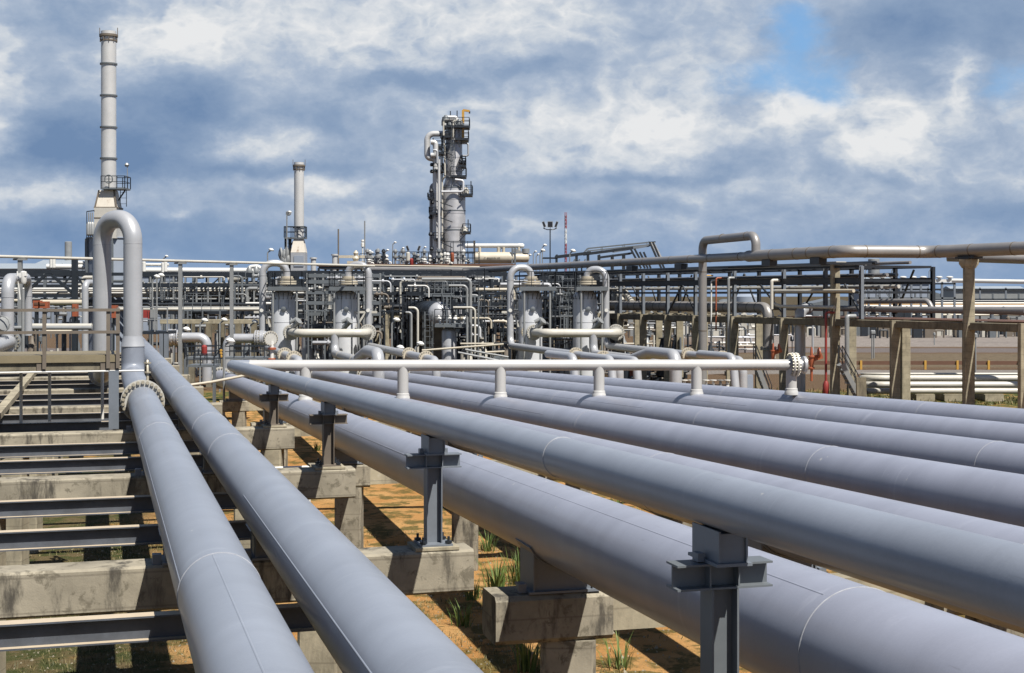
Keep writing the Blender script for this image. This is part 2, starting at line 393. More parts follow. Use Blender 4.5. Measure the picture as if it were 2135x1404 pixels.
ORD = ['first', 'second', 'third', 'fourth', 'fifth', 'sixth', 'seventh', 'eighth', 'ninth', 'tenth', 'eleventh', 'twelfth', 'thirteenth', 'fourteenth', 'fifteenth', 'sixteenth',
       'seventeenth', 'eighteenth', 'nineteenth', 'twentieth']
def flange(parent, c, d, R, th=.05, nb=20, gap=.03, bolts=True, m='flange_grey', br=None, name='flange'):
    c = Vector(c); d = Vector(d).normalized()
    k = MB(); k.lathe([(R*.7, -th-gap/2), (R, -th-gap/2), (R, -gap/2), (R*.72, -gap/2)], c, d, 40); k.lathe([(R*.72, gap/2), (R, gap/2), (R, gap/2+th), (R*.7, gap/2+th)], c, d, 40)
    fl = k.build(name, m, parent)
    if bolts:
        a, b, d = frame(d); kb = MB(); br = br or R*.075
        for i in range(nb):
            g = 2*math.pi*(i+.5)/nb; q = c+(a*math.cos(g)+b*math.sin(g))*R*.89
            kb.tube([q-d*(th+gap/2+br*1.3), q+d*(th+gap/2+br*1.3)], br, 7)
        kb.build('bolts', 'bolt', fl)
    return fl
def rail(mb, pts, h=1.05, posts=True, step=1.3, r=.022, closed=False, mid=True, toe=.0):
    pts = [Vector(p) for p in pts]
    if closed: pts.append(pts[0])
    for a, b in zip(pts, pts[1:]):
        mb.bar(a+Zu*h, b+Zu*h, r*2)
        if mid: mb.bar(a+Zu*h*.52, b+Zu*h*.52, r*1.6)
        if toe: mb.bar(a+Zu*toe/2, b+Zu*toe/2, .01, toe)
        n = max(1, round((b-a).length/step))
        for i in range(n+1): mb.bar(a.lerp(b, i/n), a.lerp(b, i/n)+Zu*h, r*2)
def ladder(mb, p, z1, w=.45, ax=Xu, cage=False, out=-Yu):
    p = Vector(p); z0 = p.z; h = z1-z0
    for sgn in (-1, 1): mb.bar(p+ax*(sgn*w/2), p+ax*(sgn*w/2)+Zu*h, .05)
    n = int(h/.35)
    for i in range(n): mb.bar(p-ax*w/2+Zu*(i+.5)*h/n, p+ax*w/2+Zu*(i+.5)*h/n, .03)
    if cage:
        for i in range(max(2, int(h/1.2))):
            zz = Zu*(min(h, 2.0)+i*max(0, h-2)/max(1, int(h/1.2)-1))
            ar = [p+zz+ax*(.38*math.cos(t))+out*(.7*math.sin(t)) for t in [math.pi*j/6 for j in range(7)]]
            for a, b in zip(ar, ar[1:]): mb.bar(a, b, .05, .012)
        for t in (.5, 1.2, 1.95, 2.64):
            q = p+ax*(.38*math.cos(t))+out*(.7*math.sin(t)); mb.bar(q+Zu*min(h, 2), q+Zu*h, .03, .012)
def pipe(name, label, pts, r, m, cat='pipe', bend=None, n=12, group=None):
    k = MB(); k.tube(pts, r, n, bend if bend is not None else r*3); return k.solo(name, m, label, cat, group)
def shapely_text(txt, size, origin, ax, up, m, parent, name='lettering'):
    cu = bpy.data.curves.new('t', 'FONT'); cu.body = txt; cu.size = size; cu.extrude = .004; cu.align_x = 'CENTER'
    to = bpy.data.objects.new('t', cu); COL.objects.link(to)
    dg = bpy.context.evaluated_depsgraph_get(); me = bpy.data.meshes.new_from_object(to.evaluated_get(dg))
    bpy.data.objects.remove(to)
    nrm = ax.cross(up); r = parent
    while r.parent: r = r.parent
    for v in me.vertices: v.co = Vector(origin)+ax*v.co.x+up*v.co.y+nrm*v.co.z-Vector(r.location)
    o = bpy.data.objects.new(name, me); COL.objects.link(o); o.parent = parent; me.materials.clear(); me.materials.append(MATS[m]); return o
# ------------------------------------------------------------------ setting: ground
k = MB(); k.add([(-2500, -300, 0), (2500, -300, 0), (2500, 5000, 0), (-2500, 5000, 0)], [(0, 1, 2, 3)])
g = k.build('ground', 'ground'); g['kind'] = 'structure'
# ------------------------------------------------------------------ left rack: concrete bents
PZ, PR = -2.29, .32; T1, T2 = .883, 1.787
ZB = -2.75; SK = [7.45, 14.9, 22.3, 29.65, 36.6, 43.4, 50, 56.8, 63.4, 70]
where = ['under the nearest pipe post, mostly out of frame', 'carrying the second nearest pipe post', 'carrying the third nearest pipe post',
         'carrying the farthest pipe post, below the platform column', 'just beyond the pipe posts', 'below the bolted flange, second beyond the pipe posts', 'third beyond the pipe posts',
         'fourth beyond the pipe posts', 'fifth beyond the pipe posts beside the stairs', 'farthest of the row beside the stairs']
for i, s in enumerate(SK):
    tR = 3.88 if i < 4 else 2.97
    t = thing('concrete_trestle', 'stained concrete cross beam on columns ' + where[i], 'concrete beam', LF(0, s, -CZ), 'concrete cross beams of the left pipe rack')
    k = MB(); k.cham(LF(-5, s+.2, ZB-.23), LF(tR, s+.2, ZB-.23), .46, .46, .025); b = k.build('cross_beam', 'concrete', t)
    for tc_ in (-1.62, 2.25 if i != 3 else 3.45):
        k = MB(); k.cham(LF(tc_, s+.2, -CZ), LF(tc_, s+.2, ZB-.462), .42, .5, .03); k.build('column', 'concrete_pale', t)
# steel I beams between the concrete beams
n_ = 0
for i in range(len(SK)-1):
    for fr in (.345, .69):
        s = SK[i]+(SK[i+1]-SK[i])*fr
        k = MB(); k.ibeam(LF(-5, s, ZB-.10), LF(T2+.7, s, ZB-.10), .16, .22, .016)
        k.solo('steel_beam', 'dusty_lit_steel', 'dark steel I beam across the left rack, %s from the camera, between concrete beams' % ORD[n_], 'steel beam', 'steel I beams of the left pipe rack'); n_ += 1
# edge channel along the rack
k = MB(); k.bar(LF(-2.2, 29, ZB+.075), LF(-2.2, 60, ZB+.075), .2, .14)
k.solo('edge_channel', 'concrete_pale', 'long pale cable trough running away along the left rack beams', 'cable trough')
# ------------------------------------------------------------------ big grey pipelines P1 and P2 on the left rack
def shoe(parent, c, u, cc, r, zb, L=.45, w=None):
    # pipe shoe: curved saddle on two gusset plates and a base plate
    c = Vector(c); w = w or r*1.5; k = MB(); zt = c.z-r
    hh = c.z-zb
    k.box((c.x, c.y, zb+.012), (w*1.15, L, .024), cc, u)
    for sg in (-1, 1):
        k.box(Vector((c.x, c.y, (zb+c.z-r*.55)/2))+cc*(sg*w*.48), (.02, L*.9, c.z-r*.55-zb), cc, u)
    for e in (-1, 1):
        vs = []; N = 10
        for j in range(N+1):
            g = math.pi*(1.22+.56*j/N); vs.append(c+u*(e*L*.4)+cc*(math.cos(g)*(r+.004))+Zu*(math.sin(g)*(r+.004)))
        for j in range(N+1): q = vs[j].copy(); q.z = zb+.02; vs.append(q)
        vs2 = [q+u*.018 for q in vs]
        fs = [(j, j+1, N+2+j, N+1+j) for j in range(N)]+[(2*N+2+j, 3*N+3+j, 3*N+4+j, 2*N+3+j) for j in range(N)]
        k.add(vs+vs2, fs)
    for sg in (-1, 1): k.box(Vector((c.x, c.y, zb+.05))+cc*(sg*(w*.575+.05))-u*(L*.25), (.09, .12, .1), cc, u)
    # saddle wrap
    vs = []; N = 12
    for e in (-1, 1):
        for rr in (r+.001, r+.016):
            for j in range(N+1):
                g = math.pi*(1.15+.7*j/N); vs.append(c+u*(e*L*.5)+cc*(math.cos(g)*rr)+Zu*(math.sin(g)*rr))
    n1 = N+1; fs = []
    for j in range(N):
        fs += [(n1+j, n1+j+1, 3*n1+j+1, 3*n1+j), (j, j+1, n1+j+1, n1+j), (2*n1+j, 2*n1+j+1, 3*n1+j+1, 3*n1+j)]
    fs += [(0, n1, 3*n1, 2*n1), (N, n1+N, 3*n1+N, 2*n1+N)]
    k.add(vs, fs)
    return k.build('pipe_shoe', 'blue_steel', parent)
def strip(parent, c0, c1, u, cc, r, g, w=.035, m=None, h=.012):
    # narrow longitudinal cover strip at angle g round the pipe
    o = cc*math.cos(g)+Zu*math.sin(g); tn = -cc*math.sin(g)+Zu*math.cos(g)
    k = MB(); k.tube([Vector(c0)+o*(r-w*.22), Vector(c1)+o*(r-w*.26)], w*.36, 10); return k.build('seam_strip', m, parent)
def weld(parent, c, u, r): k = MB(); k.lathe([(r-.01, -.007), (r+.002, -.006), (r+.005, 0), (r+.002, .006), (r-.01, .007)], c, u, 64); return k.build('weld_ring', 'weld', parent)
S39 = 39.5/math.cos(ANG_L)-.25
# pipeline P1
S_FL = 31.6
p1 = thing('pipeline', 'thick grey pipe at far left of the foreground, bolted flange at its far end', 'pipe', LF(T1, 0, PZ), 'pair of thick grey pipes on the left rack')
k = MB(); k.tube([LF(T1, 2.5, PZ), LF(T1, S_FL-.1, PZ)], PR, 64); k.build('pipe_body', 'pipe_grey_left', p1)
for s in (11.05, 22.6): weld(p1, LF(T1, s, PZ), UL, PR)
strip(p1, LF(T1, 3, PZ), LF(T1, 11.0, PZ), UL, CL, PR, math.radians(101), .03, 'pipe_grey_left'); strip(p1, LF(T1, 11.1, PZ), LF(T1, 22.5, PZ), UL, CL, PR, math.radians(160), .03, 'pipe_grey_left')
for s in SK[:3]+[SK[3]-.0]: shoe(p1, LF(T1, s+.2, PZ), UL, CL, PR, CZ+ZB+.002, .5)
flange(p1, LF(T1, S_FL, PZ), UL, PR+.14, .06, 26, .03, br=.038)
k = MB(); k.tube([LF(T1+.1, S_FL, PZ+PR+.1), LF(T1+.1, S_FL, PZ+PR+.32), LF(T1+.1, S_FL+.12, PZ+PR+.55)], .03, 8); k.ring(LF(T1+.1, S_FL, PZ+PR+.3), Zu, .05, .02, .03, 8); k.ring(LF(T1+.1, S_FL+.1, PZ+PR+.5), Zu, .05, .03, .03, 8)
k.build('bleed_valve', 'bolt', p1)
p2 = thing('pipeline', 'thick grey pipe second from left, running from bottom edge to behind the tall loop', 'pipe', LF(T2, 0, PZ), 'pair of thick grey pipes on the left rack')
k = MB(); k.tube([LF(T2, 2.5, PZ), LF(T2, 84, PZ)], PR, 64); k.build('pipe_body', 'pipe_grey_left', p2)
for s in (20.5, 24.2, 31.5, 43): weld(p2, LF(T2, s, PZ), UL, PR)
strip(p2, LF(T2, 3, PZ), LF(T2, 15.6, PZ), UL, CL, PR, math.radians(158), .035, 'pipe_grey_left'); strip(p2, LF(T2, 31.6, PZ), LF(T2, 60, PZ), UL, CL, PR, math.radians(120), .02, 'pipe_grey_left')
for s in SK: shoe(p2, LF(T2, s+.2, PZ), UL, CL, PR, CZ+ZB+.002, .5)
# tall inverted U loop rising from P1
lp = thing('pipe_loop', 'tall silver inverted U pipe loop standing beside the platform railing', 'pipe loop', LF(T1, S_FL+.1, PZ))
a = P(277, 787, 39.5); bX = P(213, 740, 40.4)
zt = CZ+2.12
base = Vector((a.x, a.y, CZ+PZ))
k = MB(); k.tube([LF(T1, S_FL+.12, PZ), Vector((a.x, a.y, CZ+PZ)), Vector((a.x, a.y, CZ+PZ+.85))], [PR]*2+[PR]*7 if False else PR*.98, 40, .62); k.build('elbow', 'pipe_grey_left', lp)
k = MB(); k.lathe([(PR*.98, 0), (PR*1.03, .02), (PR*1.0, .06), (.275, .26), (.268, .30)], Vector((a.x, a.y, CZ+PZ+.84)), Zu, 40); k.build('reducer', 'silver', lp)
k = MB(); k.tube([Vector((a.x, a.y, CZ+PZ+1.1)), Vector((a.x, a.y, zt)), Vector((bX.x, bX.y, zt)), Vector((bX.x, bX.y, CZ-2.3)), Vector((bX.x, bX.y, CZ-2.3))+UL*1.6], .256, 40, .63, 12); k.build('loop_pipe', 'silver', lp)
for q, zz in ((a, CZ+1.42), (bX, CZ+1.42)): weld(lp, Vector((q.x, q.y, zz)), Zu, .256)
flange(lp, Vector((bX.x, bX.y, CZ-2.3))+UL*1.65, UL, .4, .06, 22, .03, br=.03)
pipe('pipeline', 'grey pipe running away behind the left platform from the tall loop', [Vector((bX.x, bX.y, CZ-2.3))+UL*1.72, Vector((bX.x, bX.y, CZ-2.3))+UL*18], .27, 'pipe_grey_left', n=24)
# ------------------------------------------------------------------ platform with railing at left
TP0, TP1, SP0, SP1 = -5.0, .37, 30.25, 32.4; ZD = -1.22
pf = thing('walkway_platform', 'steel walkway platform with brown railing in front of the tall pipe loop', 'platform', LF(-1, SP0, -CZ))
k = MB(); k.box(LF((TP0+TP1)/2, (SP0+SP1)/2, ZD-.03), (TP1-TP0, SP1-SP0, .05), CL, UL); k.build('deck', 'grating', pf)
k = MB(); k.box(LF((TP0+TP1)/2, SP0-.02, ZD-.09), (TP1-TP0, .02, .13), CL, UL); k.build('toe_plate', 'grating', pf)
k = MB(); k.box(LF((TP0+TP1)/2, SP0+.05, ZD-.24), (TP1-TP0, .06, .15), CL, UL); k.build('edge_beam', 'concrete_dark', pf)
for tt in (-4.6, -1.08, .16, .35):
    k = MB(); k.box(LF(tt, SP0-.05, ZD+.32), (.075, .05, 1.2), CL, UL); k.box(LF(tt-.07, SP0+.0, ZD-.24), (.16, .03, .17), CL, UL); k.build('post', 'brown_steel', pf)
for zz in (.91, .46):
    k = MB(); k.bar(LF(TP0, SP0-.08, ZD+zz), LF(TP1+.02, SP0-.08, ZD+zz), .05, .06); k.bar(LF(TP1, SP0-.08, ZD+zz), LF(TP1, SP1, ZD+zz), .05, .06); k.build('handrail', 'brown_steel', pf)
k = MB(); k.box(LF(TP1, SP1, ZD+.32), (.07, .05, 1.2), CL, UL); k.build('post', 'brown_steel', pf)
k = MB(); k.tube([LF(TP0, SP0-.03, ZD-.34), LF(TP1+.5, SP0-.03, ZD-.34)], .018, 8); k.build('conduit', 'white_paint', pf)
for tt in (.27, -4.5):
    k = MB(); k.hcol(LF(tt, SP0+.05, ZB+.004), CZ+ZD-.33, .2, .2, CL); k.build('support_column', 'blue_steel', pf)
# small white posts under the platform
for i, tt in enumerate((-2.55, -2.3, -2.12, -1.62, -1.05, .05)):
    k = MB(); k.tube([LF(tt, 31.2+.3*i, ZB), LF(tt, 31.2+.3*i, ZD-.06)], .035, 8)
    k.solo('standpipe', 'white_paint', 'thin white standpipe below the left platform, %s from the left' % ORD[i], 'pipe', 'white standpipes below the left platform')
# ------------------------------------------------------------------ right pipes R1..R6 (slug catcher fingers)
RR = .43; RT = [4.51, 7.19, 9.92, 12.73, 15.57, 18.75]; RZ0, RSL = -2.055, -.0319
def rz(s): return RZ0+RSL*s
UR3 = (UR+Zu*RSL).normalized()
SB = [v/math.cos(ANG_R) for v in (0.2, 14.35, 30.6, 46.8, 65)]
rlab = ['big grey pipe under the raised header, nearest of the six parallel pipes', 'second of the six parallel grey pipes, partly behind the raised header', 'third of the six parallel grey pipes counted from the camera',
        'fourth of the six parallel grey pipes counted from the camera', 'fifth of the six parallel grey pipes counted from the camera', 'farthest of the six parallel grey pipes, beside the concrete columns']
RW = [[8.3, 20, 31.7, 43.4, 55], [18.8, 30.5, 42.2], [19.1, 30.5, 42], [19.1, 30.4, 42], [30, 18.5, 42], [31, 19.5, 43]]
for i, tt in enumerate(RT):
    e = 78/math.cos(ANG_R)
    t = thing('pipeline', rlab[i], 'pipe', RF(tt, 1, rz(1)), 'six parallel grey pipes on the right')
    k = MB(); k.tube([RF(tt, 1, rz(1)), RF(tt, e, rz(e))], RR, 72); k.build('pipe_body', 'pipe_grey_right', t)
    for s in RW[i]: weld(t, RF(tt, s, rz(s)), UR3, RR)
    for a_, b_, g in ([(1, 8.2, 70), (8.4, 19.9, 118), (20.1, 31.6, 150), (31.8, 43, 155)] if i == 0 else [(4, 20.5, 60), (33, 44.8, 152)] if i == 1 else [(33.2, 44, 150), (9, 21, 40)] if i == 2 else [(34, 46, 140), (46, 60, 120)]):
        strip(t, RF(tt, a_, rz(a_)), RF(tt, b_, rz(b_)), UR, CR, RR, math.radians(g), .028, 'pipe_grey_right')
    for s in SB: shoe(t, RF(tt, s+.3, rz(s+.3)), UR, CR, RR, CZ+rz(s)-RR-.29, .62, .7)
    flange(t, RF(tt, e, rz(e)), UR3, RR+.18, .07, 24, .04, br=.045)
    k = MB(); k.lathe([(RR, .1), (RR, 1.2), (RR*.8, 1.6), (.001, 1.85)], RF(tt, e, rz(e)), UR3, 32); k.build('end_cap', 'pipe_silver', t)
for j, s in enumerate(SB):
    zt = CZ+rz(s)-RR-.30
    t = thing('concrete_trestle', 'concrete support frame under the six parallel pipes, %s from the camera' % ORD[j], 'concrete frame', RF(11, s, -CZ), 'concrete support frames under the six parallel pipes')
    for i, tt in enumerate(RT):
        k = MB(); k.cham(RF(tt-.78, s+.28, zt-CZ-.26), RF(tt+.55, s+.28, zt-CZ-.26), .62, .52, .05); k.build('pier_cap', 'concrete', t)
        k = MB(); k.cham(RF(tt+.12, s+.28, -CZ), RF(tt+.12, s+.28, zt-CZ-.522), .6, .58, .05); k.build('pier', 'concrete', t)
        if i < 5:
            k = MB(); k.box(RF((tt+.55+RT[i+1]-.78)/2, s+.38, zt-CZ-.27), (RT[i+1]-.78-tt-.55-.004, .3, .44), CR, UR); k.build('tie_beam', 'concrete_pale', t)
# ------------------------------------------------------------------ raised header: leg U over posts, cross run H, risers
UT = 3.48; UR_ = .157
def uz(s): return -1.03-.0231*s
s_e = 38.1/math.cos(ANG_L)
hd = thing('header_pipe', 'raised silver header pipe on posts turning to cross above the six parallel pipes', 'pipe', LF(UT, 0, uz(0)))
hp = []   # header run
Hy = [40.4, 39.2, 38.7, 39.0, 39.6, 40.8]
hpx = [617, 832, 1043, 1247, 1443, 1636]
HL = P(492, 765.5, 38.3); HR = P(1650, 761, 41.3)
k = MB(); k.tube([LF(UT, 2, uz(2)), LF(UT, s_e-.9, uz(s_e-.9))], UR_, 48); k.build('pipe_leg', 'pipe_grey_left', hd)
k = MB(); k.tube([LF(UT, s_e-.9, uz(s_e-.9)), LF(UT, s_e, uz(s_e)), LF(UT, s_e, uz(s_e)).lerp(HR, .03)], UR_, 48, .34, 10); k.build('elbow', 'pipe_grey_left', hd)
E = LF(UT, s_e, uz(s_e))
k = MB(); k.tube([E.lerp(HR, .03), HR], UR_, 40); k.build('cross_run', 'pipe_silver', hd)
for s in (10.6, 24, 3.2): weld(hd, LF(UT, s, uz(s)), UL, UR_)
for i, tt in enumerate(RT):
    # riser stands where the cross run passes over pipe i
    A, B = E, HR; best = None
    for q in range(2001):
        p = A.lerp(B, q/2000); d = abs((p-RF(tt, 0, 0)).dot(CR))
        if best is None or d < best[0]: best = (d, p)
    p = best[1]; s = p.dot(UR); zt = CZ+rz(s)+RR
    k = MB(); k.tube([Vector((p.x, p.y, zt-.06)), Vector((p.x, p.y, p.z-.02))], .155, 32); rs = k.build('riser', 'pipe_silver', hd)
    k = MB(); k.lathe([(.20, -.07), (.195, .03), (.18, .05), (.178, .11), (.158, .13)], Vector((p.x, p.y, zt)), Zu, 32); k.build('saddle_weld', 'pipe_silver', rs)
dH = (HR-E).normalized()
flange(hd, HR+dH*.06, dH, .36, .06, 22, .05, br=.03)
k = MB(); k.lathe([(.16, .1), (.17, .3), (.25, .34), (.25, .42), (.1, .45)], HR, dH, 24); k.build('blind_end', 'silver', hd)
# support posts of the header
plab = ['nearest dark steel post under the raised header, at the bottom edge', 'grey steel post under the raised header on the second beam', 'brown steel post under the raised header on the third beam', 'farthest short brown post under the raised header']
for i, s in enumerate(SK[:4]):
    s = s+.2; zb = CZ+ZB; zu = CZ+uz(s)-UR_
    t = thing('support_post', plab[i], 'pipe support', LF(UT, s, ZB), 'T posts under the raised header')
    mm = ['grey_steel', 'blue_steel', 'brown_steel', 'brown_steel'][i]
    k = MB(); k.cham(LF(UT-.24, s, ZB+.02), LF(UT+.24, s, ZB+.02), .44, .04, .005); k.build('grout_pad', 'concrete_pale', t)
    k = MB(); k.box(LF(UT, s, ZB+.05), (.36, .36, .02), CL, UL)
    k.build('base_plate', mm, t)
    for q in ((-.14, -.14), (.14, -.14), (-.14, .14), (.14, .14)):
        k = MB(); k.tube([LF(UT+q[0], s+q[1], ZB+.04), LF(UT+q[0], s+q[1], ZB+.14)], .014, 8); k.ring(LF(UT+q[0], s+q[1], ZB+.08), Zu, .016, .022, .025, 6); k.build('bolt', 'dark_steel', t)
    zc = zu-.19
    k = MB(); k.hcol(LF(UT, s, ZB+.06), zc-.155, .17, .17, UL, .012); k.build('column', mm, t)
    k = MB(); k.ibeam(Vector(LF(UT-.30, s, 0)).xy.to_3d()+Zu*(zc-.077), Vector(LF(UT+.30, s, 0)).xy.to_3d()+Zu*(zc-.077), .17, .15, .012)
    for e in (-.09, .09): k.box(Vector(LF(UT+e, s, 0)).xy.to_3d()+Zu*(zc-.077), (.010, .15, .125), CL, UL)
    k.build('crossbar', mm, t)
    k = MB()
    k.box(Vector(LF(UT, s, 0)).xy.to_3d()+Zu*(zc+.010), (.22, .42, .018), CL, UL)
    for e in (-.085, .085): k.box(Vector(LF(UT+e, s, 0)).xy.to_3d()+Zu*(zc+.11), (.012, .38, .18), CL, UL)
    for e in (-.17, 0, .17): k.box(Vector(LF(UT, s+e, 0)).xy.to_3d()+Zu*(zc+.10), (.17, .012, .17), CL, UL)
    for e in (-.135, .135): k.box(Vector(LF(UT+e, s, 0)).xy.to_3d()+Zu*(zc+.03), (.04, .08, .05), CL, UL)
    k.build('shoe', 'blue_steel', t)
# thin pale pipe crossing over P2 to the header
pipe('small_pipe', 'thin pale pipe slanting over the second thick pipe towards the header bend', [P(372, 806, 39.2), P(397, 803, 39.6), P(440, 797, 40), P(512, 783, 41)], .038, 'cream_pipe', n=10)
# grey conduit near the second post
pipe('conduit', 'thin white conduit bent down beside the third beam', [LF(2.2, 24.4, -2.95), LF(3.45, 24.4, -2.95), LF(3.45, 24.4, -3.6), LF(3.45, 24.4, -CZ)], .022, 'white_paint', bend=.05, n=8)
# ------------------------------------------------------------------ four filter vessels with pipe loops and their manifolds
def gz(px, Y): return P(px, HY, Y).xy.to_3d()
def vessel(px, Y, lx, ex, top, plat, lab, loopside, dx=0):
    m = Y/F
    base = gz(px, Y); t = thing('filter_vessel', lab, 'vessel', base, 'four upright silver vessels with pipe loops')
    R = 25*m
    zt = CZ-(621-HY)*m
    k = MB(); k.lathe([(R*1.04, 0), (R*1.04, .3), (R, .3), (R, zt), (R*.94, zt+R*.28), (R*.74, zt+R*.5), (R*.4, zt+R*.66), (.28, zt+R*.72), (.28, zt+R*.72+.35)], base, Zu, 40); k.build('shell', 'vessel_silver', t)
    for z in (CZ-(672-HY)*m, zt-.06):
        k = MB(); k.ring(base+Zu*z, Zu, R, .012, .02, 40); k.build('weld_ring', 'silver', t)
    # square lifting-lug outline and stub nozzle on the near face
    zc = CZ-(637-HY)*m; k = MB()
    fx = base+Xu*(R*.2)-Yu*(R*.985)
    for a_, b_ in (((-.32, -.35), (-.32, .42)), ((.32, -.35), (.32, .42)), ((-.32, -.35), (.32, -.35))):
        k.bar(fx+Xu*a_[0]+Zu*(zc+a_[1]), fx+Xu*b_[0]+Zu*(zc+b_[1]), .022)
    k.build('name_plate_frame', 'grey_steel', t)
    k = MB(); k.lathe([(.16, -.1), (.16, .16), (.11, .17), (.02, .2)], fx+Zu*(zc-.22), -Yu, 16); k.build('stub_nozzle', 'grey_steel', t)
    # flanged top cover
    ztop = zt+R*.72+.3; ent = gz(ex, Y)
    k = MB()
    for dz, rr in ((0, .62), (.14, .62), (.3, .46), (.42, .40)): k.lathe([(.2, 0), (rr, 0), (rr, .1), (.2, .1)], Vector((ent.x, ent.y, ztop+dz)), Zu, 28)
    k.build('cover_flange', 'cream_pipe', t)
    # pipe loop
    leg = gz(lx, Y-.4); zl = CZ-(top+7.2-HY)*m; zb = CZ-3.68*Y/103; Ye = 71.3
    run = Vector((.2639, -1, 0)).normalized()
    k = MB(); k.tube([Vector((ent.x, ent.y, ztop)), Vector((ent.x, ent.y, zl)), Vector((leg.x, leg.y, zl)), Vector((leg.x, leg.y, zb)), Vector((leg.x, leg.y, zb))+run*(Y-Ye)*1.034, Vector((leg.x, leg.y, 0))+run*(Y-Ye)*1.034], .22, 24, .68, 9)
    k.build('loop_pipe', 'silver', t)
    for zz in (zl-.8, CZ-(645-HY)*m):
        k = MB(); k.ring(Vector((leg.x, leg.y, zz)), Zu, .22, .012, .03, 24); k.build('weld_ring', 'silver', t)
    for f_ in (.66, .88): flange(t, Vector((leg.x, leg.y, zb))+run*(Y-Ye)*1.034*f_, run, .40, .06, 18, .05, br=.03, m='cream_pipe')
    # bracket arm
    za = CZ-(651-HY)*m; sg = 1 if leg.x > base.x else -1
    k = MB(); k.bar(Vector((base.x+sg*R*.8, leg.y, za)), Vector((leg.x+sg*.55, leg.y, za)), .16, .14); k.bar(Vector((leg.x-sg*.2, leg.y-.1, za-.05)), Vector((base.x+sg*R*.97, leg.y-.1, za-.95)), .12)
    k.build('bracket', 'white_pipe', t)
    k = MB(); k.lathe([(.12, 0), (.12, .12)], Vector((leg.x, leg.y-.26, za+.12)), -Yu, 12); k.build('pin', 'white_paint', t)
    # platform round the head
    x0, x1 = gz(plat[0], Y), gz(plat[1], Y); zp = CZ-(599.5-HY)*m
    d = 1.35
    k = MB(); k.box(((x0.x+x1.x)/2, Y, zp-.02), (x1.x-x0.x, 2*d, .05)); k.build('deck', 'grating', t)
    k = MB()
    for yy in (Y-d, Y+d): k.bar((x0.x, yy, zp-.09), (x1.x, yy, zp-.09), .08, .26)
    for xx in (x0.x, x1.x): k.bar((xx, Y-d, zp-.1), (xx, Y+d, zp-.1), .08, .24)
    k.build('edge_beam', 'grey_steel', t)
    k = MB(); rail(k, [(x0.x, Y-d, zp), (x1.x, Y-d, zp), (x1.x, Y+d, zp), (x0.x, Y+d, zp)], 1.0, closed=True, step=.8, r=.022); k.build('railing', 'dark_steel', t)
    for xx in (x1.x-.35, x0.x+.3):
        k = MB(); k.tube([(xx, Y-d+.1, 0), (xx, Y-d+.1, zp-.1)], .07, 10); k.build('support_leg', 'galv', t)
    k = MB()
    for i in range(9):
        q = (i/9)*math.pi+math.pi; k.bar(base+Zu*(zt-.1)+V(math.cos(q)*R*1.01, math.sin(q)*R*1.01, 0), base+Zu*(zp-.2)+V(math.cos(q)*R*1.3, math.sin(q)*R*1.3, 0), .03)
    k.build('deck_struts', 'dark_steel', t)
    return t
vessel(590.5, 92, 547.5, 598, 542, (566, 636), 'upright silver vessel at left of the left pair, loop pipe on its left', -1)
vessel(720, 92, 768.5, 726, 545, (692, 763), 'upright silver vessel at right of the left pair, loop pipe on its right', 1)
vessel(1105.5, 92, 1064, 1107, 551, (1083, 1157), 'upright silver vessel at left of the right pair, loop pipe on its left', -1)
vessel(1220, 92, 1263.5, 1224, 555, (1200, 1264), 'upright silver vessel at right of the right pair, loop pipe on its right', 1)
def manifold(xa, xb, xt, lab, seamx):
    Y = 89; m = Y/F; z = CZ-(695-HY)*m; r = .265
    t = thing('manifold_pipe', lab, 'pipe', gz(xt, Y))
    a, b = gz(xa, Y)+Zu*z, gz(xb, Y)+Zu*z
    k = MB(); k.tube([V(a.x-.55, Y+3.0, z), V(a.x+.55, Y, z), V(b.x, Y, z), V(b.x-.1, Y+2.9, z)], r, 28, .75, 8); k.build('u_pipe', 'white_pipe', t)
    d = V(1.1, -3, 0).normalized()
    flange(t, V(a.x-.42, Y+2.65, z), d, .52, .09, 20, .05, br=.03, m='cream_pipe'); flange(t, V(a.x-.1, Y+1.7, z), d, .5, .08, 20, .05, br=.03)
    flange(t, V(b.x-.08, Y+2.0, z), Yu, .52, .09, 20, .05, br=.03)
    q = gz(xt, Y); zb = CZ-(738-HY)*m; run = V(.2639, -1, 0)
    k = MB(); k.tube([V(q.x, Y, z), V(q.x, Y, zb), V(q.x, Y, zb)+run*11], r, 28, .7, 8); k.build('tee_pipe', 'silver', t)
    for f_ in (2.5, 8): k = MB(); k.ring(V(q.x, Y, zb)+run*f_, run, r, .015, .06, 24); k.build('weld_ring', 'cream_pipe', t)
    for sg, xx in ((-1, a.x+.9), (1, b.x-1.3)):
        k = MB()
        c = V(xx-.6 if sg < 0 else xx, Y+1.2, z+.55)
        k.lathe([(.17, -.35), (.17, .25), (.1, .28)], c, V(.5, -.3, .5), 12); k.lathe([(.24, 0), (.24, .12)], c+V(.12, -.1, .15), V(.5, -.3, .5), 12); k.tube([c, c+V(-.5, .2, -.5)], .09, 8); k.lathe([(.13, 0), (.13, .5)], c+V(-.35, 0, .12), V(.8, 0, .4), 10)
        k.build('control_valve', 'galv', t)
manifold(601, 763, 698, 'white U shaped manifold pipe with tee joining the left pair of vessels', 0)
manifold(1117, 1292, 1237, 'white U shaped manifold pipe with tee joining the right pair of vessels', 0)
def drop_elbow(px, py, Y, L, lab):
    Y = 73; q = P(px, py, Y); run = V(.2639, -1, 0).normalized()
    k = MB(); k.tube([q-run*L-Zu*.5, q-run*(L*.55), q, V(q.x, q.y, 0)], .32, 28, .56, 9); k.solo('drop_pipe', 'silver', lab, 'pipe')
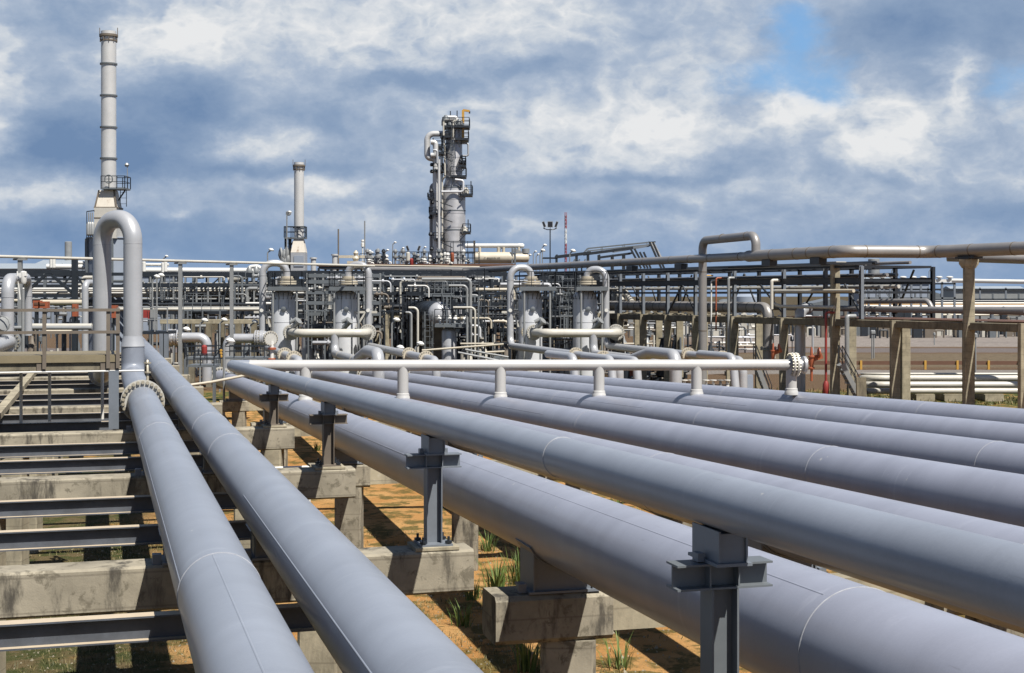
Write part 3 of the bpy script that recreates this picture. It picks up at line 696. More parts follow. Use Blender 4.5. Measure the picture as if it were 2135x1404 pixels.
drop_elbow(789, 738, 82, 6.5, 'fat silver elbow pipe turning down behind the header, below the left pair of vessels')
drop_elbow(1409, 741, 82, 6.5, 'fat silver elbow pipe turning down behind the header, right of the right pair')
for i, (px, top) in enumerate(((1206, 752), (1285, 757), (1338, 760), (1541, 752))):
    q = P(px, top+12, 66); k = MB(); k.tube([q+V(-1.3, 4, .4), q+V(-.2, .6, .4), V(q.x, q.y, 0)], .2, 18, .45)
    k.solo('drop_pipe', 'silver', 'silver drop pipe seen below the header run, %s from the left' % ORD[i], 'pipe', 'drop pipes below the header run')
# ------------------------------------------------------------------ skid of valves behind the header at right
sk = thing('valve_skid', 'low skid of white valves and pipes seen beneath the header run', 'equipment skid', gz(1480, 80))
k = MB(); k.tube([gz(1400, 80)+Zu*.75, gz(1545, 80)+Zu*.75], .28, 18); k.build('header', 'white_pipe', sk)
for i in range(9):
    q = gz(1412+i*15, 79.6); k = MB(); k.lathe([(.1, 0), (.16, .2), (.22, .5), (.3, .52), (.3, .6), (.1, .62), (.06, 1.0), (.2, 1.0), (.2, 1.04), (.02, 1.05)], q+Zu*.5, Zu, 12); k.build('valve', 'white_paint' if i % 3 else 'galv', sk)
k = MB(); rail(k, [gz(1395, 79), gz(1550, 79)], 1.3, step=2); k.build('railing', 'dark_steel', sk)
k = MB(); k.box(gz(1555, 80)+Zu*.9, (.75, .5, 1.8)); k.solo('cabinet', 'shed_grey', 'grey instrument cabinet at right end of the valve skid', 'cabinet')
def stairs(px, Y, x1, h, lab, w=.9, m='galv'):
    a = gz(px, Y); b = gz(x1, Y)+Zu*h
    t = thing('staircase', lab, 'stairs', a)
    for e in (-w/2, w/2):
        k = MB(); k.bar(a+Yu*e+Zu*.1, b+Yu*e, .06, .25); k.build('stringer', m, t)
        k = MB(); rail(k, [a+Yu*e+Zu*.1, b+Yu*e], 1.0, step=1.3); k.build('handrail', 'dark_steel', t)
    n = max(3, int(h/.22)); k = MB()
    for i in range(n): k.box(a.lerp(b, (i+.5)/n), (.28, w-.07, .04))
    k.build('steps', m, t); return t
stairs(1606, 82, 1574, 2.4, 'grey metal stairs beneath the right end of the header run', m='galv')
stairs(1805, 76, 1752, 2.6, 'grey metal stairs with dark handrails beside the tall concrete column')
stairs(421, 62, 348, 2.2, 'dark metal stairs left of the bolted pipe flange', m='dark_steel')
# end pipe flanges: P near 430,705 and 480,705
def side_pipe(px0, px1, py, Y, drop, r, lab, flp):
    m = Y/F; t = thing('flanged_pipe', lab, 'pipe', gz(px1, Y))
    z = CZ-(py-HY)*m; a, b = gz(px0, Y)+Zu*z, gz(px1, Y)+Zu*z
    k = MB(); k.tube([a, b, V(b.x, b.y, CZ-(drop-HY)*m)], r, 22, r*1.7, 8); k.build('pipe_body', 'silver', t)
    for f_ in flp: flange(t, a.lerp(b, f_), Xu, r*1.75, .08, 16, .05, br=.03, m='silver')
    k = MB(); k.lathe([(r*1.5, -.25), (r*1.7, 0), (r*1.5, .25)], a.lerp(b, flp[0]), Xu, 20); k.build('valve_body', 'silver', t)
side_pipe(352, 431, 704, 78, 800, .27, 'silver pipe with flanged valve turning down, left of the raised header bend', (.05, .22))
side_pipe(552, 474, 706, 84, 800, .28, 'silver pipe turning down above the raised header bend, valve at its right end', (.06, .2))
# relief valve with orange rings near 568,700
t = thing('relief_valve', 'upright valve stack with orange rings and a round bolted flange, above the header', 'valve', gz(567, 80))
k = MB(); k.tube([gz(567, 80), gz(567, 80)+Zu*3.7], .11, 12); k.build('stem', 'white_paint', t)
for zz in (2.6, 3.2):
    k = MB(); k.lathe([(.16, 0), (.24, .02), (.24, .12), (.16, .14)], gz(567, 80)+Zu*zz, Zu, 16); k.build('ring', 'orange_paint', t)
flange(t, gz(564, 80)+Zu*3.85, V(.5, -1, 0), .42, .07, 18, .04, br=.035)
# ------------------------------------------------------------------ right pipe rack: concrete bents, shelf beams, steel frame
RS = 1.1
RKD = (V(22, 61, 0)-V(-2.6, 114, 0)).normalized()        # rack runs towards the camera on the right
RKC = V(-RKD.y, RKD.x, 0)                                 # across, pointing away to the right
if RKC.y < 0: RKC = -RKC
def rk(px, zrel, off=0):
    # point on the rack's front line seen at picture column px
    zrel *= RS; a, d = V(22, 61, 0)*RS+RKC*off, RKD; m = (px-HX)/F
    s = (m*a.y-a.x)/(d.x-m*d.y); p = a+d*s; return V(p.x, p.y, CZ+zrel)
bx = [2135, 2020, 1866, 1741, 1634, 1531, 1450, 1392, 1341, 1293, 1252, 1210, 1172, 1138, 1106, 1076, 1048]
tall = {2020: 1.62, 1741: 1.62, 1048: .9}
bl = ['nearest, at the right edge', 'tall with flared head under overhead pipe', 'short, second left of the flared column', 'tall, behind the flanged end of the header',
      'with a sloping lit brace, beside the orange valve', 'right of the tall gooseneck pipe', 'hidden partly by the gooseneck pipe', 'left of the gooseneck pipe', 'second left of the gooseneck pipe', 'third left of the gooseneck pipe',
      'just right of the right pair of vessels', 'behind the rightmost vessel', 'between the two right vessels', 'behind the right vessel platforms', 'behind the third vessel', 'behind the loop of the third vessel', 'tall, left of the third vessel with a corbel']
for i, px in enumerate(bx):
    q = rk(px, -CZ/RS); t = thing('concrete_trestle', 'concrete column frame of the right rack, ' + bl[i], 'concrete frame', q, 'concrete column frames of the right rack')
    zt = tall.get(px, -1.23)
    k = MB(); k.cham(q, rk(px, zt), .48, .42, .03)
    if px == 2020: k.prism([(-.22, -.2), (.22, -.2), (.36, 0), (.36, .12), (-.36, .12), (-.36, 0)], rk(px, 1.62)-Yu*.26+Zu*.12, rk(px, 1.62)+Yu*.26+Zu*.12) if False else k.lathe([(.34, 0), (.5, .22), (.5, .45)], rk(px, 1.62)-Zu*.47, Zu, 4)
    if px == 1048: k.cham(rk(px, -1.3), rk(px, -.5), .7, .5, .05)
    k.build('column', 'concrete_pale', t)
    q2 = q+RKC*5
    k = MB(); k.cham(q2, q2+Zu*(CZ-1.35), .5, .42, .03); k.build('column', 'concrete_pale', t)
    k = MB(); k.cham(q+Zu*(CZ-1.57)+RKC*.25, q2+Zu*(CZ-1.57)-RKC*.25, .36, .42, .03); k.build('cross_beam', 'concrete_dark', t)
for i in range(len(bx)-1):
    a, b = rk(bx[i], -1.42), rk(bx[i+1], -1.42); d = (b-a).normalized()
    k = MB(); k.cham(a+d*.26, b-d*.26, .34, .40, .03)
    k.solo('shelf_beam', 'concrete_dark', 'concrete beam between columns of the right rack, %s bay from the right' % ORD[i], 'concrete beam', 'longitudinal beams of the right rack')
k = MB(); a, b = rk(2135, -1.19, 2.4), rk(1670, -1.19, 2.4); k.bar(a+RKD*6, b, 4.2, .03)
k.solo('rack_deck', 'rail_brown', 'rust brown deck plates lying on the right rack beams', 'deck')
# steel superstructure left of the tall column
st = thing('steel_rack', 'dark three level steel frame standing on the concrete rack left of the tall column', 'steel frame', rk(1531, -1.2))
for off in (0, 5):
    for px in [1796, 1741-20, 1634, 1531, 1450, 1392, 1341, 1293, 1252, 1210, 1172, 1138, 1106, 1076]:
        if off == 0 and px < 1160: pass
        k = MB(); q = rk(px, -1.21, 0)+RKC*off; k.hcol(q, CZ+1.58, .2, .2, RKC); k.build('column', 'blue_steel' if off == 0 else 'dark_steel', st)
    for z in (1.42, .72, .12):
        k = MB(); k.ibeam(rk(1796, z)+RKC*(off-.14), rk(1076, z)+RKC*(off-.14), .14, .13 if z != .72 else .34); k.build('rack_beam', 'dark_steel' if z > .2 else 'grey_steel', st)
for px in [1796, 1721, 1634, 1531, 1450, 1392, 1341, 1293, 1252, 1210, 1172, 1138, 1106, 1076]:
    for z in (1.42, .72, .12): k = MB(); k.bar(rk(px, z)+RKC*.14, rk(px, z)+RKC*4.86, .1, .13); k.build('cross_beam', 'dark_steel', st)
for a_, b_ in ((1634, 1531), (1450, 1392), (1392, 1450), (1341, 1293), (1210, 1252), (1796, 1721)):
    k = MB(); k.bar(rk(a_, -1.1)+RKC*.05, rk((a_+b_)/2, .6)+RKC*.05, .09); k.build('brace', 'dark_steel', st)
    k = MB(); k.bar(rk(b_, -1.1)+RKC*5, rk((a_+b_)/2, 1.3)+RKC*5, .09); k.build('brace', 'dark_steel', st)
# pipes running inside the steel frame
rp = [(1.0, 1.62, .09, 'dark_steel', 1796, 1090), (2.2, 1.62, .12, 'white_pipe', 1740, 1080), (3.4, 1.64, .1, 'clad_pipe', 1796, 1080), (4.2, 1.6, .08, 'white_pipe', 1600, 1080),
      (.8, .98, .08, 'dark_steel', 1796, 1080), (1.8, 1.0, .1, 'clad_pipe', 1796, 1090), (3.0, 1.02, .12, 'dark_steel', 1780, 1080), (4.1, .96, .07, 'yellow_paint', 1640, 1450),
      (.6, .38, .07, 'white_pipe', 1700, 1090), (1.4, .4, .1, 'galv', 1796, 1080), (2.6, .42, .11, 'white_pipe', 1796, 1080), (3.8, .4, .1, 'clad_pipe', 1740, 1090)]
for i, (off, z, r, m_, p0, p1) in enumerate(rp):
    pipe('pipe', '%s pipe along the %s level of the dark steel frame, %s from the front' % ({'dark_steel': 'dark', 'white_pipe': 'white', 'clad_pipe': 'brown grey', 'yellow_paint': 'yellow', 'galv': 'pale grey'}[m_], ['top', 'middle', 'lower'][i//4], ORD[i % 4]),
         [rk(p0, z)+RKC*off, rk(p1, z)+RKC*off], r, m_, n=10, group='pipes along the dark steel frame')
# big insulated pipe lying on the shelf
bp = thing('insulated_pipe', 'thick banded grey pipe lying on the concrete rack and turning down at its right end', 'pipe', rk(1600, -1.2))
q = rk(1602, -.72, 1.0)
k = MB(); k.tube([V(q.x, q.y, CZ-4.3), q, rk(1264, -.72, 1.0)], .34, 28, .62, 8); k.build('pipe_body', 'clad_pipe', bp)
for i in range(22):
    p_ = q.lerp(rk(1264, -.72, 1.0), (i+1.2)/23.5); k = MB(); k.ring(p_, RKD, .34, .008, .05, 28); k.build('band', 'dark_steel', bp)
flange(bp, V(q.x, q.y, CZ-3.3), Zu, .5, .06, 14, .04, br=.03, m='galv')
for px in (1300, 1318):
    pipe('slanted_pipe', 'short pale pipe slanting down to the thick banded pipe, %s one' % ('left' if px == 1300 else 'right'), [rk(px-22, .55, 2), rk(px-14, .2, 1.6), rk(px, -.5, 1.0)], .2, 'white_pipe', n=16)
pipe('insulated_pipe', 'dark bent pipe behind the gap between the two right vessels', [rk(1130, -.75, 1.5), rk(1172, -.75, 1.5), rk(1185, .3, 1.5), rk(1200, .5, 1.5)], .28, 'clad_pipe', n=18)
pipe('insulated_pipe', 'thick grey pipe lying on the rack left of the third vessel', [rk(1060, -.72, 1), rk(1118, -.72, 1)], .32, 'clad_pipe', n=18)
# overhead pipe: its far line runs a little nearer than the columns, with a sideways jog at the right
ohz = 2.0
def oh(px, dz=0):
    a, d = V(16.9, 71.9, 0), V(-19.75, 53.1, 0).normalized(); m = (px-HX)/F
    s = (m*a.y-a.x)/(d.x-m*d.y); p = a+d*s; return V(p.x, p.y, CZ+(ohz+dz)*RS)
OHD = V(-19.75, 53.1, 0).normalized()
op = thing('overhead_pipe', 'long brown grey overhead pipe with elbows crossing above the whole right rack', 'pipe', oh(1741))
A = oh(1764); Bq = rk(1940, ohz); Cq = rk(2200, ohz); bnd = oh(985)
k = MB(); k.tube([Cq, Bq, A, oh(1560)], .32, 28, .8, 8); k.build('near_run', 'clad_pipe', op)
k = MB(); k.tube([oh(1563), oh(1553)], [.33, .25], 28); k.build('reducer', 'clad_pipe', op)
L0 = P(770, 562, bnd.y+3)
k = MB(); k.tube([oh(1556), bnd, L0], .25, 24, 1.2, 8); k.build('far_run', 'clad_pipe', op)
for px in (1840, 1925): pass
for px in (1738, 1690, 1662, 1612, 1545): k = MB(); k.ring(oh(px), OHD, .32 if px > 1556 else .25, .012, .07, 28); k.build('clamp_ring', 'brown_steel', op)
for px in (1480, 1440, 1400, 1345, 1300, 1255, 1195, 1150, 1110, 1070): k = MB(); k.ring(oh(px), OHD, .25, .01, .06, 24); k.build('clamp_ring', 'brown_steel', op)
dB = (Bq-A).normalized()
for f_ in (.22, .84): k = MB(); k.ring(A.lerp(Bq, f_), dB, .32, .01, .06, 28); k.build('clamp_ring', 'brown_steel', op)
dC = (Cq-Bq).normalized()
for f_ in (.08, .36, .7): k = MB(); k.ring(Bq.lerp(Cq, f_), dC, .32, .012, .07, 28); k.build('clamp_ring', 'brown_steel', op)
for px in (1706, 1604, 1420, 1318): k = MB(); k.box(oh(px, -.40), (.9, .5, .34), OHD, RKC); k.box(oh(px, -.26), (1.2, .3, .05), OHD, RKC); k.box(oh(px, -.5)+RKC*1.6, (.3, 3.6, .12), OHD, RKC); k.build('pipe_support', 'dark_steel', op)
q = rk(1741, 1.66); k = MB(); k.box(q, (1.1, .7, .08), RKD, RKC); k.build('pipe_support', 'white_pipe', op)
fo = pipe('overhead_pipe', 'lower brown pipe just behind the overhead pipe at the right edge', [P(1975, 535, 84), P(2320, 546, 80)], .3, 'clad_pipe', n=20)
q = rk(2020, 1.62); k = MB(); k.box(q+Zu*.06, (1.3, .6, .1), RKD, RKC); k.box(q+Zu*.0, (.7, .7, .05), RKD, RKC); k.build('pipe_support', 'dark_steel', op)
# gooseneck
g0 = oh(1576); ga = V((1465-HX)/F*79, 79, 0)*RS; gt = 3.05*RS
gn = thing('gooseneck_pipe', 'tall grey gooseneck pipe rising beside the rack and bending over into the overhead pipe', 'pipe', ga)
k = MB(); k.tube([ga+Zu*.2, ga+Zu*(CZ+gt-.05), V(g0.x, g0.y, CZ+gt), g0], .255, 28, .55, 9); k.build('pipe_body', 'clad_pipe', gn)
for z in (1.4, -2.2): k = MB(); k.ring(ga+Zu*(CZ+z), Zu, .255, .01, .06, 24); k.build('clamp_ring', 'brown_steel', gn)
for f_ in (.4, .85): k = MB(); c_ = (ga+Zu*(CZ+gt)).lerp(V(g0.x, g0.y, CZ+gt), f_); k.ring(c_, V(g0.x-ga.x, g0.y-ga.y, 0), .255, .01, .06, 24); k.build('clamp_ring', 'brown_steel', gn)
# vertical lines by the rack: coloured risers
for i, (px, y0, y1, c, lab) in enumerate(((1469+2, 575, 700, 'yellow_paint', 'thin yellow riser'), (1493, 580, 690, 'orange_paint', 'thin orange riser'), (1483, 585, 745, 'white_paint', 'thin white riser left of the orange riser'), (1519, 580, 740, 'galv', 'pale grey vertical pipe'),
        (1609, 585, 645, 'white_pipe', 'white vertical pipe'), (1722, 652, 826, 'red_paint', 'red fire water standpipe'), (1766, 660, 800, 'galv', 'tall pale vertical pipe'))):
    Y = rk(px, 0).y-1.2; m = Y/F; q = gz(px, Y)
    k = MB(); k.tube([q+Zu*(CZ-(y1-HY)*m), q+Zu*(CZ-(y0-HY)*m), q+Zu*(CZ-(y0-HY)*m)+V(.5, .2, 0)], [.05, .05, .05, .09, .1, .07, .13][i], 10, .12)
    if c == 'red_paint': k.lathe([(.1, 0), (.3, .02), (.3, .12), (.1, .14), (.18, .3), (.18, .8), (.1, 1.0)], q+Zu*(CZ-(832-HY)*m), Zu, 14)
    k.solo('standpipe', c, lab + ' standing beside the right rack', 'pipe')
# small branch pipe with bends in front of the frame (1610-1700)
pipe('small_pipe', 'white pipe bent down and along the rack right of the thick banded pipe', [rk(1700, .18, -.4), rk(1612, .2, -.4), rk(1612, -.5, -.4), rk(1628, -.62, -.4), rk(1740, -.64, -.4)], .1, 'white_pipe', n=12, bend=.25)
pipe('small_pipe', 'white pipe behind the tall concrete column at mid frame height', [rk(1780, .2, -.6), rk(1618, .2, -.2)], .1, 'cream_pipe', n=12)
pipe('grey_pipe', 'long dark pipe lying on the rust brown deck of the right rack', [rk(2140, -.72, 1.2), rk(1960, -.72, 1.2), rk(1610, -.72, 2.0)], .17, 'clad_pipe', n=16)
pipe('grey_pipe', 'second dark pipe on the rust brown deck with raised bend', [rk(1790, -.35, 2.4), rk(1935, -.3, 2.4), rk(1945, -.75, 2.4), rk(2140, -.8, 2.4)], .14, 'clad_pipe', n=14)
# vertical vessel legs under shelf
for i, (px, y1, r) in enumerate(((1668, 790, .32),)):
    Y = rk(px, 0).y+1; q = gz(px, Y); k = MB(); k.tube([q+Zu*.5, q+Zu*(CZ-.95), q+Zu*(CZ-.8)+V(.6, .5, 0)], r, 20, .5); k.solo('riser_pipe', 'silver', 'thick pale vertical pipe left of the orange valve wheel', 'pipe')
# orange valves
def orange_valve(px, py, Y, lab, s=.5):
    q = P(px, py, Y); t = thing('gate_valve', lab, 'valve', q-Zu*.9*s)
    k = MB(); k.lathe([(a_*s, b_*s) for a_, b_ in [(.1, -1.9), (.12, -.92), (.28, -.85), (.28, -.75), (.16, -.7), (.24, -.2), (.24, .1), (.32, .12), (.32, .22), (.14, .25), (.1, .8), (.05, 1.0)]], q, Zu, 16); k.build('body', 'orange_paint', t)
    k = MB(); w = [q+Zu*.5*s+V(.55, -.4, 0)*s+V(0, math.cos(a)*.4*s, math.sin(a)*.4*s) for a in [i*math.pi/8 for i in range(17)]]; k.tube(w, .04, 6)
    for a in range(0, 8, 2): k.bar(w[a], w[a+8], .04)
    k.build('handwheel', 'orange_paint', t)
    k = MB(); k.box(q+V(.5*s, .1, .1*s), (.9*s, .25, .45*s), V(.9, 0, .3).normalized(), Yu, V(-.3, 0, .9).normalized()); k.build('actuator', 'orange_paint', t)
orange_valve(1692, 748, 60, 'rust orange valve with actuator right of the header end flange'); orange_valve(1612, 735, 76, 'orange valve below the thick banded pipe elbow')
# ------------------------------------------------------------------ low white pipes and yard at right
for i, (y0, y1, r) in enumerate(((776, 784, .07), (783, 795, .19), (796, 809, .19), (811, 820, .17))):
    Y = 86-i*.9; yc = (y0+y1)/2
    k = MB(); k.tube([P(1796, yc, Y+6), P(1800, yc, Y), P(2240, yc, Y)], r, 16, 1)
    k.solo('white_pipe', 'white_pipe', 'low white pipe behind the concrete columns at right, %s from the top' % ORD[i], 'pipe', 'low white pipes behind the right columns')
for i, px in enumerate((1920, 2062, 1985)):
    q = gz(px, 85); k = MB(); k.cham(q+Yu*-1+Zu*.22, q+Yu*1.4+Zu*.22, 1.5 if i == 2 else 1.1, .44, .05)
    k.solo('concrete_block', 'concrete_pale', ['left', 'right', 'wide middle'][i]+' concrete sleeper block beneath the low white pipes', 'concrete block')
t = thing('flow_meter', 'grey canister meter with hanging cable in front of the low white pipes', 'meter', P(1881, 815, 84))
k = MB(); k.lathe([(.14, 0), (.2, .05), (.2, .5), (.1, .6)], P(1882, 790, 83.5), Zu, 16); k.build('canister', 'galv', t)
k = MB(); k.tube([P(1880, 790, 83.4), P(1878, 797, 83.3), P(1888, 806, 83.3), P(1886, 815, 83.4)], .03, 8, .2); k.build('cable', 'dark_steel', t)
k = MB(); k.lathe([(.05, -.25), (.3, -.2), (.3, .2), (.05, .25)], P(1880, 814, 83.6), Xu, 16); k.build('valve_body', 'galv', t)
gr = thing('guard_rail', 'brown guard rail on yellow posts along the far road at right', 'guard rail', gz(1900, 120))
k = MB(); k.bar(P(1662, 757, 120), P(2240, 757, 120), .08, .32); k.build('rail', 'rail_brown', gr)
for px in (1660, 1795, 1929, 1996, 2061, 2125, 2190):
    k = MB(); k.bar(P(px, 772, 119.9), P(px, 752, 119.9), .18); k.build('post', 'yellow_paint', gr)
for i, (px, y0, y1, Y) in enumerate(((1818, 697, 752, 140), (1822, 697, 752, 141), (2034, 705, 778, 112), (1948, 700, 722, 178), (2095, 684, 700, 215))):
    k = MB(); q = gz(px, Y); zz = CZ-(y0-HY)*Y/F; k.tube([q, q+Zu*zz], .07, 8); k.lathe([(.07, 0), (.16, .05), (.16, .3), (.05, .4)], q+Zu*zz, Zu, 10)
    k.solo('marker_post', 'galv', 'thin grey post with small head in the yard at right, %s' % ['left of a close pair', 'right of a close pair', 'right of the flared column', 'short, on the gravel apron', 'at the far edge'][i], 'post')
k = MB(); k.prism([(-.25, -.1), (.25, -.1), (.25, .1), (-.25, .1)], gz(1797, 74), gz(1795, 74)+Zu*2.0); k.solo('timber_post', 'concrete_dark', 'leaning weathered post with red top by the low white pipes', 'post')
# far right plant behind the rack: fan bank with caps
fb = thing('cooler_bank', 'far bank of white capped coolers on blue steel legs, right of the dark steel frame', 'cooler', gz(1900, 222))
Y = 222; m = Y/F
for i, px in enumerate((1817, 1840, 1861, 1883, 1904, 1925, 1958, 1980)):
    q = gz(px, Y); zz = CZ-(579-HY)*m
    k = MB(); k.lathe([(.2, -.5), (.25, -.1), (.55, 0), (.55, .1), (.3, .22)], q+Zu*zz, Zu, 12); k.build('cap', 'white_paint', fb)
for px in (1811, 1834, 1856, 1878, 1900, 1920, 1945, 1964, 1990):
    k = MB(); q = gz(px, Y); k.bar(q, q+Zu*(CZ-(588-HY)*m), .3); k.build('leg', 'blue_steel', fb)
for a_, b_ in ((1811, 1834), (1834, 1856), (1856, 1878)):
    k = MB(); k.bar(P(a_, 592, Y), P(b_, 622, Y), .18); k.build('brace', 'blue_steel', fb)
for yy, mm, h in ((586, 'white_paint', .5), (592, 'dark_steel', .25), (622, 'grey_steel', .3)):
    k = MB(); k.bar(P(1801, yy, Y), P(1992, yy, Y), .3, h); k.build('beam', mm, fb)
pipe('far_pipe', 'white pipe running level to the right edge behind the flared column', [P(1985, 585.5, 188), P(2260, 590, 180)], .28, 'white_paint')
for i, (px0, px1, y0, y1, c) in enumerate(((1792, 1868, 588, 615, 'shed_grey'), (1884, 1936, 590, 617, 'shed_grey'), (1990, 2140, 606, 622, 'galv'))):
    Y = 240+i*8; a, b = P(px0, y0, Y), P(px1, y0, Y)
    t = thing('shed', ['pale grey shed right of the dark steel frame', 'pale grey shed behind the cooler bank', 'low pale shed behind the flared column'][i], 'building', V((a.x+b.x)/2, Y, 0))
    k = MB(); k.box(V((a.x+b.x)/2, Y+4, a.z/2), (b.x-a.x, 8, a.z)); k.build('wall', c, t)
    k = MB(); k.prism([(-4.3, 0), (4.3, 0), (0, .8)], V(a.x-.3, Y+4, a.z), V(b.x+.3, Y+4, a.z)); k.build('roof', 'roof_grey', t)
k = MB(); q = gz(1822, 250); k.lathe([(1.0, 0), (1.0, CZ-(541-HY)*250/F), (.9, CZ-(540-HY)*250/F)], q, Zu, 20); k.solo('chimney', 'galv', 'plain grey chimney behind the overhead pipe at right', 'chimney')
# far low rack at right (levels 600-660)
fr = thing('steel_rack', 'long low far steel rack behind the flared column at right', 'steel frame', gz(1980, 228)); Y = 228
for px in range(1800, 2240, 27): k = MB(); k.bar(gz(px, Y), P(px, 600 if px % 2 else 612, Y), .24); k.build('column', 'blue_steel' if px % 2 else 'grey_steel', fr)
for yy in (604, 625, 650): k = MB(); k.bar(P(1800, yy, Y), P(2240, yy, Y), .24, .3); k.build('rack_beam', 'dark_steel', fr)
for i, (yy, r, c) in enumerate(((629, .2, 'dark_steel'), (633, .13, 'white_pipe'), (637, .13, 'yellow_paint'), (641, .3, 'clad_pipe'), (647, .15, 'white_pipe'), (653, .2, 'dark_steel'), (657, .12, 'cream_pipe'))):
    pipe('far_pipe', '%s pipe on the far low rack at right, %s from the top' % ({'dark_steel': 'dark', 'white_pipe': 'white', 'yellow_paint': 'yellow', 'clad_pipe': 'thick brown', 'cream_pipe': 'cream'}[c], ORD[i]), [P(1790, yy, Y-1-i*.3), P(2240, yy, Y-1-i*.3)], r*1.5, c, n=10, group='pipes on the far low rack at right')
for i in range(44):
    px = 1300+i*19.2+random.uniform(-6, 6); Yq = random.uniform(205, 225); q = gz(px, Yq)
    k = MB(); h = random.uniform(1.5, 3.8); k.box(q+Zu*h/2, (random.uniform(.5, 1.6), 1, h)); k.lathe([(.3, 0), (.3, .6), (.05, .8)], q+Zu*h, Zu, 10); k.tube([q+V(1, 0, 0), q+V(1, 0, h*.7), q+V(2.1, 0, h*.7), q+V(2.1, 0, 0)], .14, 8, .2)
    mm = random.choice(['galv', 'dark_steel', 'white_pipe', 'dark_steel', 'brown_steel', 'dark_steel', 'grey_steel']); LATER.append((px, mm, 'far pump by the gravel', k.solo('pump_unit', mm, '', 'pump', 'far pump units by the gravel apron')))
# ------------------------------------------------------------------ heaters with stacks
def ring_platform(t, c, z, R, r0, a0, a1, h=1.1, m='grey_steel', n=14):
    pts = [c+V(math.cos(a)*R, math.sin(a)*R, z) for a in [a0+(a1-a0)*i/n for i in range(n+1)]]
    inn = [c+V(math.cos(a)*r0, math.sin(a)*r0, z) for a in [a0+(a1-a0)*i/n for i in range(n+1)]]
    k = MB(); N = n+1
    vs = pts+inn+[p-Zu*.12 for p in pts]+[p-Zu*.12 for p in inn]
    fs = []
    for i in range(n): fs += [(i, i+1, N+i+1, N+i), (2*N+i, 3*N+i, 3*N+i+1, 2*N+i+1), (i, 2*N+i, 2*N+i+1, i+1)]
    k.add(vs, fs); k.build('platform_deck', m, t)
    k = MB(); rail(k, pts, h, step=1.2, r=.03); k.build('platform_railing', 'dark_steel', t)
def heater(px, Y, w, top, capy, ringys, py_plat, trap, boxy, lab, st_m):
    m = Y/F; c = gz(px, Y); t = thing('fired_heater', lab, 'heater', c)
    zz = lambda y: CZ-(y-HY)*m
    r = w/2*m
    k = MB(); k.lathe([(r, zz(py_plat)), (r, zz(top)), (r*.9, zz(top)), (r*.9, zz(top)-.3)], c, Zu, 32); stk = k.build('stack', st_m, t)
    for y in ringys: k = MB(); k.ring(c+Zu*zz(y), Zu, r, .09, .12, 32); k.build('stack_ring', 'grey_steel', stk)
    k = MB(); k.ring(c+Zu*zz(capy), Zu, r, .14, .18, 32); k.ring(c+Zu*(zz(capy)-.4), Zu, r, .05, .1, 32)
    for i in range(10): g_ = i*math.pi/5; k.bar(c+V(math.cos(g_)*(r+.08), math.sin(g_)*(r+.08), zz(capy)-.5), c+V(math.cos(g_)*(r+.08), math.sin(g_)*(r+.08), zz(capy)), .06)
    for sg in (-1, 1): k.bar(c+V(sg*(r+.12), 0, zz(capy)-.1), c+V(sg*(r+.12), 0, zz(top)+.3), .05)
    k.build('stack_cap', 'brown_steel', stk)
    return t, c, m, zz, r
t, c, m, zz, r = heater(226.5, 115, 31, 66, 75, (134, 200, 266, 331), 394, None, None, 'tallest fired heater at left with rusty ringed stack behind the tall pipe loop', 'stack_metal')
# transition trapezoid + duct + body
def frustum(t, c, z0, w0, d0, z1, w1, d1, m_, name):
    k = MB(); vs = []
    for z, w, d in ((z0, w0, d0), (z1, w1, d1)): vs += [c+V(-w/2, -d/2, z), c+V(w/2, -d/2, z), c+V(w/2, d/2, z), c+V(-w/2, d/2, z)]
    k.add(vs, [(0, 1, 5, 4), (1, 2, 6, 5), (2, 3, 7, 6), (3, 0, 4, 7), (4, 5, 6, 7), (3, 2, 1, 0)]); return k.build(name, m_, t)
frustum(t, c, zz(434), 44*m, 44*m, zz(398), 31*m, 31*m, 'stack_rusty', 'hood')
for e in (-1, 1): k = MB(); k.bar(c+V(e*22*m, -22*m, zz(434)), c+V(e*15.5*m, -15.5*m, zz(398)), .12); k.build('hood_rib', 'brown_steel', t)
frustum(t, c, zz(498), 46*m, 50*m, zz(435), 46*m, 50*m, 'silver_worn', 'duct')
k = MB(); k.box(c+Zu*zz(434.5), (48*m, 48*m, .12)); k.box(c+Zu*zz(456), (47*m, 51*m, .1)); k.build('duct_flange', 'brown_steel', t)
bc = c+V(-.1, 1.0, 0); BR_ = 50*m
k = MB(); k.lathe([(BR_, 0), (BR_, zz(497)), (BR_+.1, zz(497)), (BR_+.1, zz(495)), (BR_*.5, zz(493))], bc, Zu, 10); k.build('shell', 'shed_grey', t)
for y in (541, 587, 633): k = MB(); k.lathe([(BR_, 0), (BR_+.08, 0), (BR_+.08, .12), (BR_, .12)], bc+Zu*zz(y), Zu, 10); k.build('shell_band', 'grey_steel', t)
for i in range(10):
    a_ = (i)*math.pi/5; k = MB(); k.bar(bc+V(math.cos(a_)*(BR_+.06), math.sin(a_)*(BR_+.06), .5), bc+V(math.cos(a_)*(BR_+.06), math.sin(a_)*(BR_+.06), zz(498)), .2, .2); k.build('shell_rib', 'grey_steel', t)
shapely_text('TO', .42, V((236-HX)/F*110.6, bc.y-BR_*.985, zz(613)), Xu, Zu, 'ink', t)
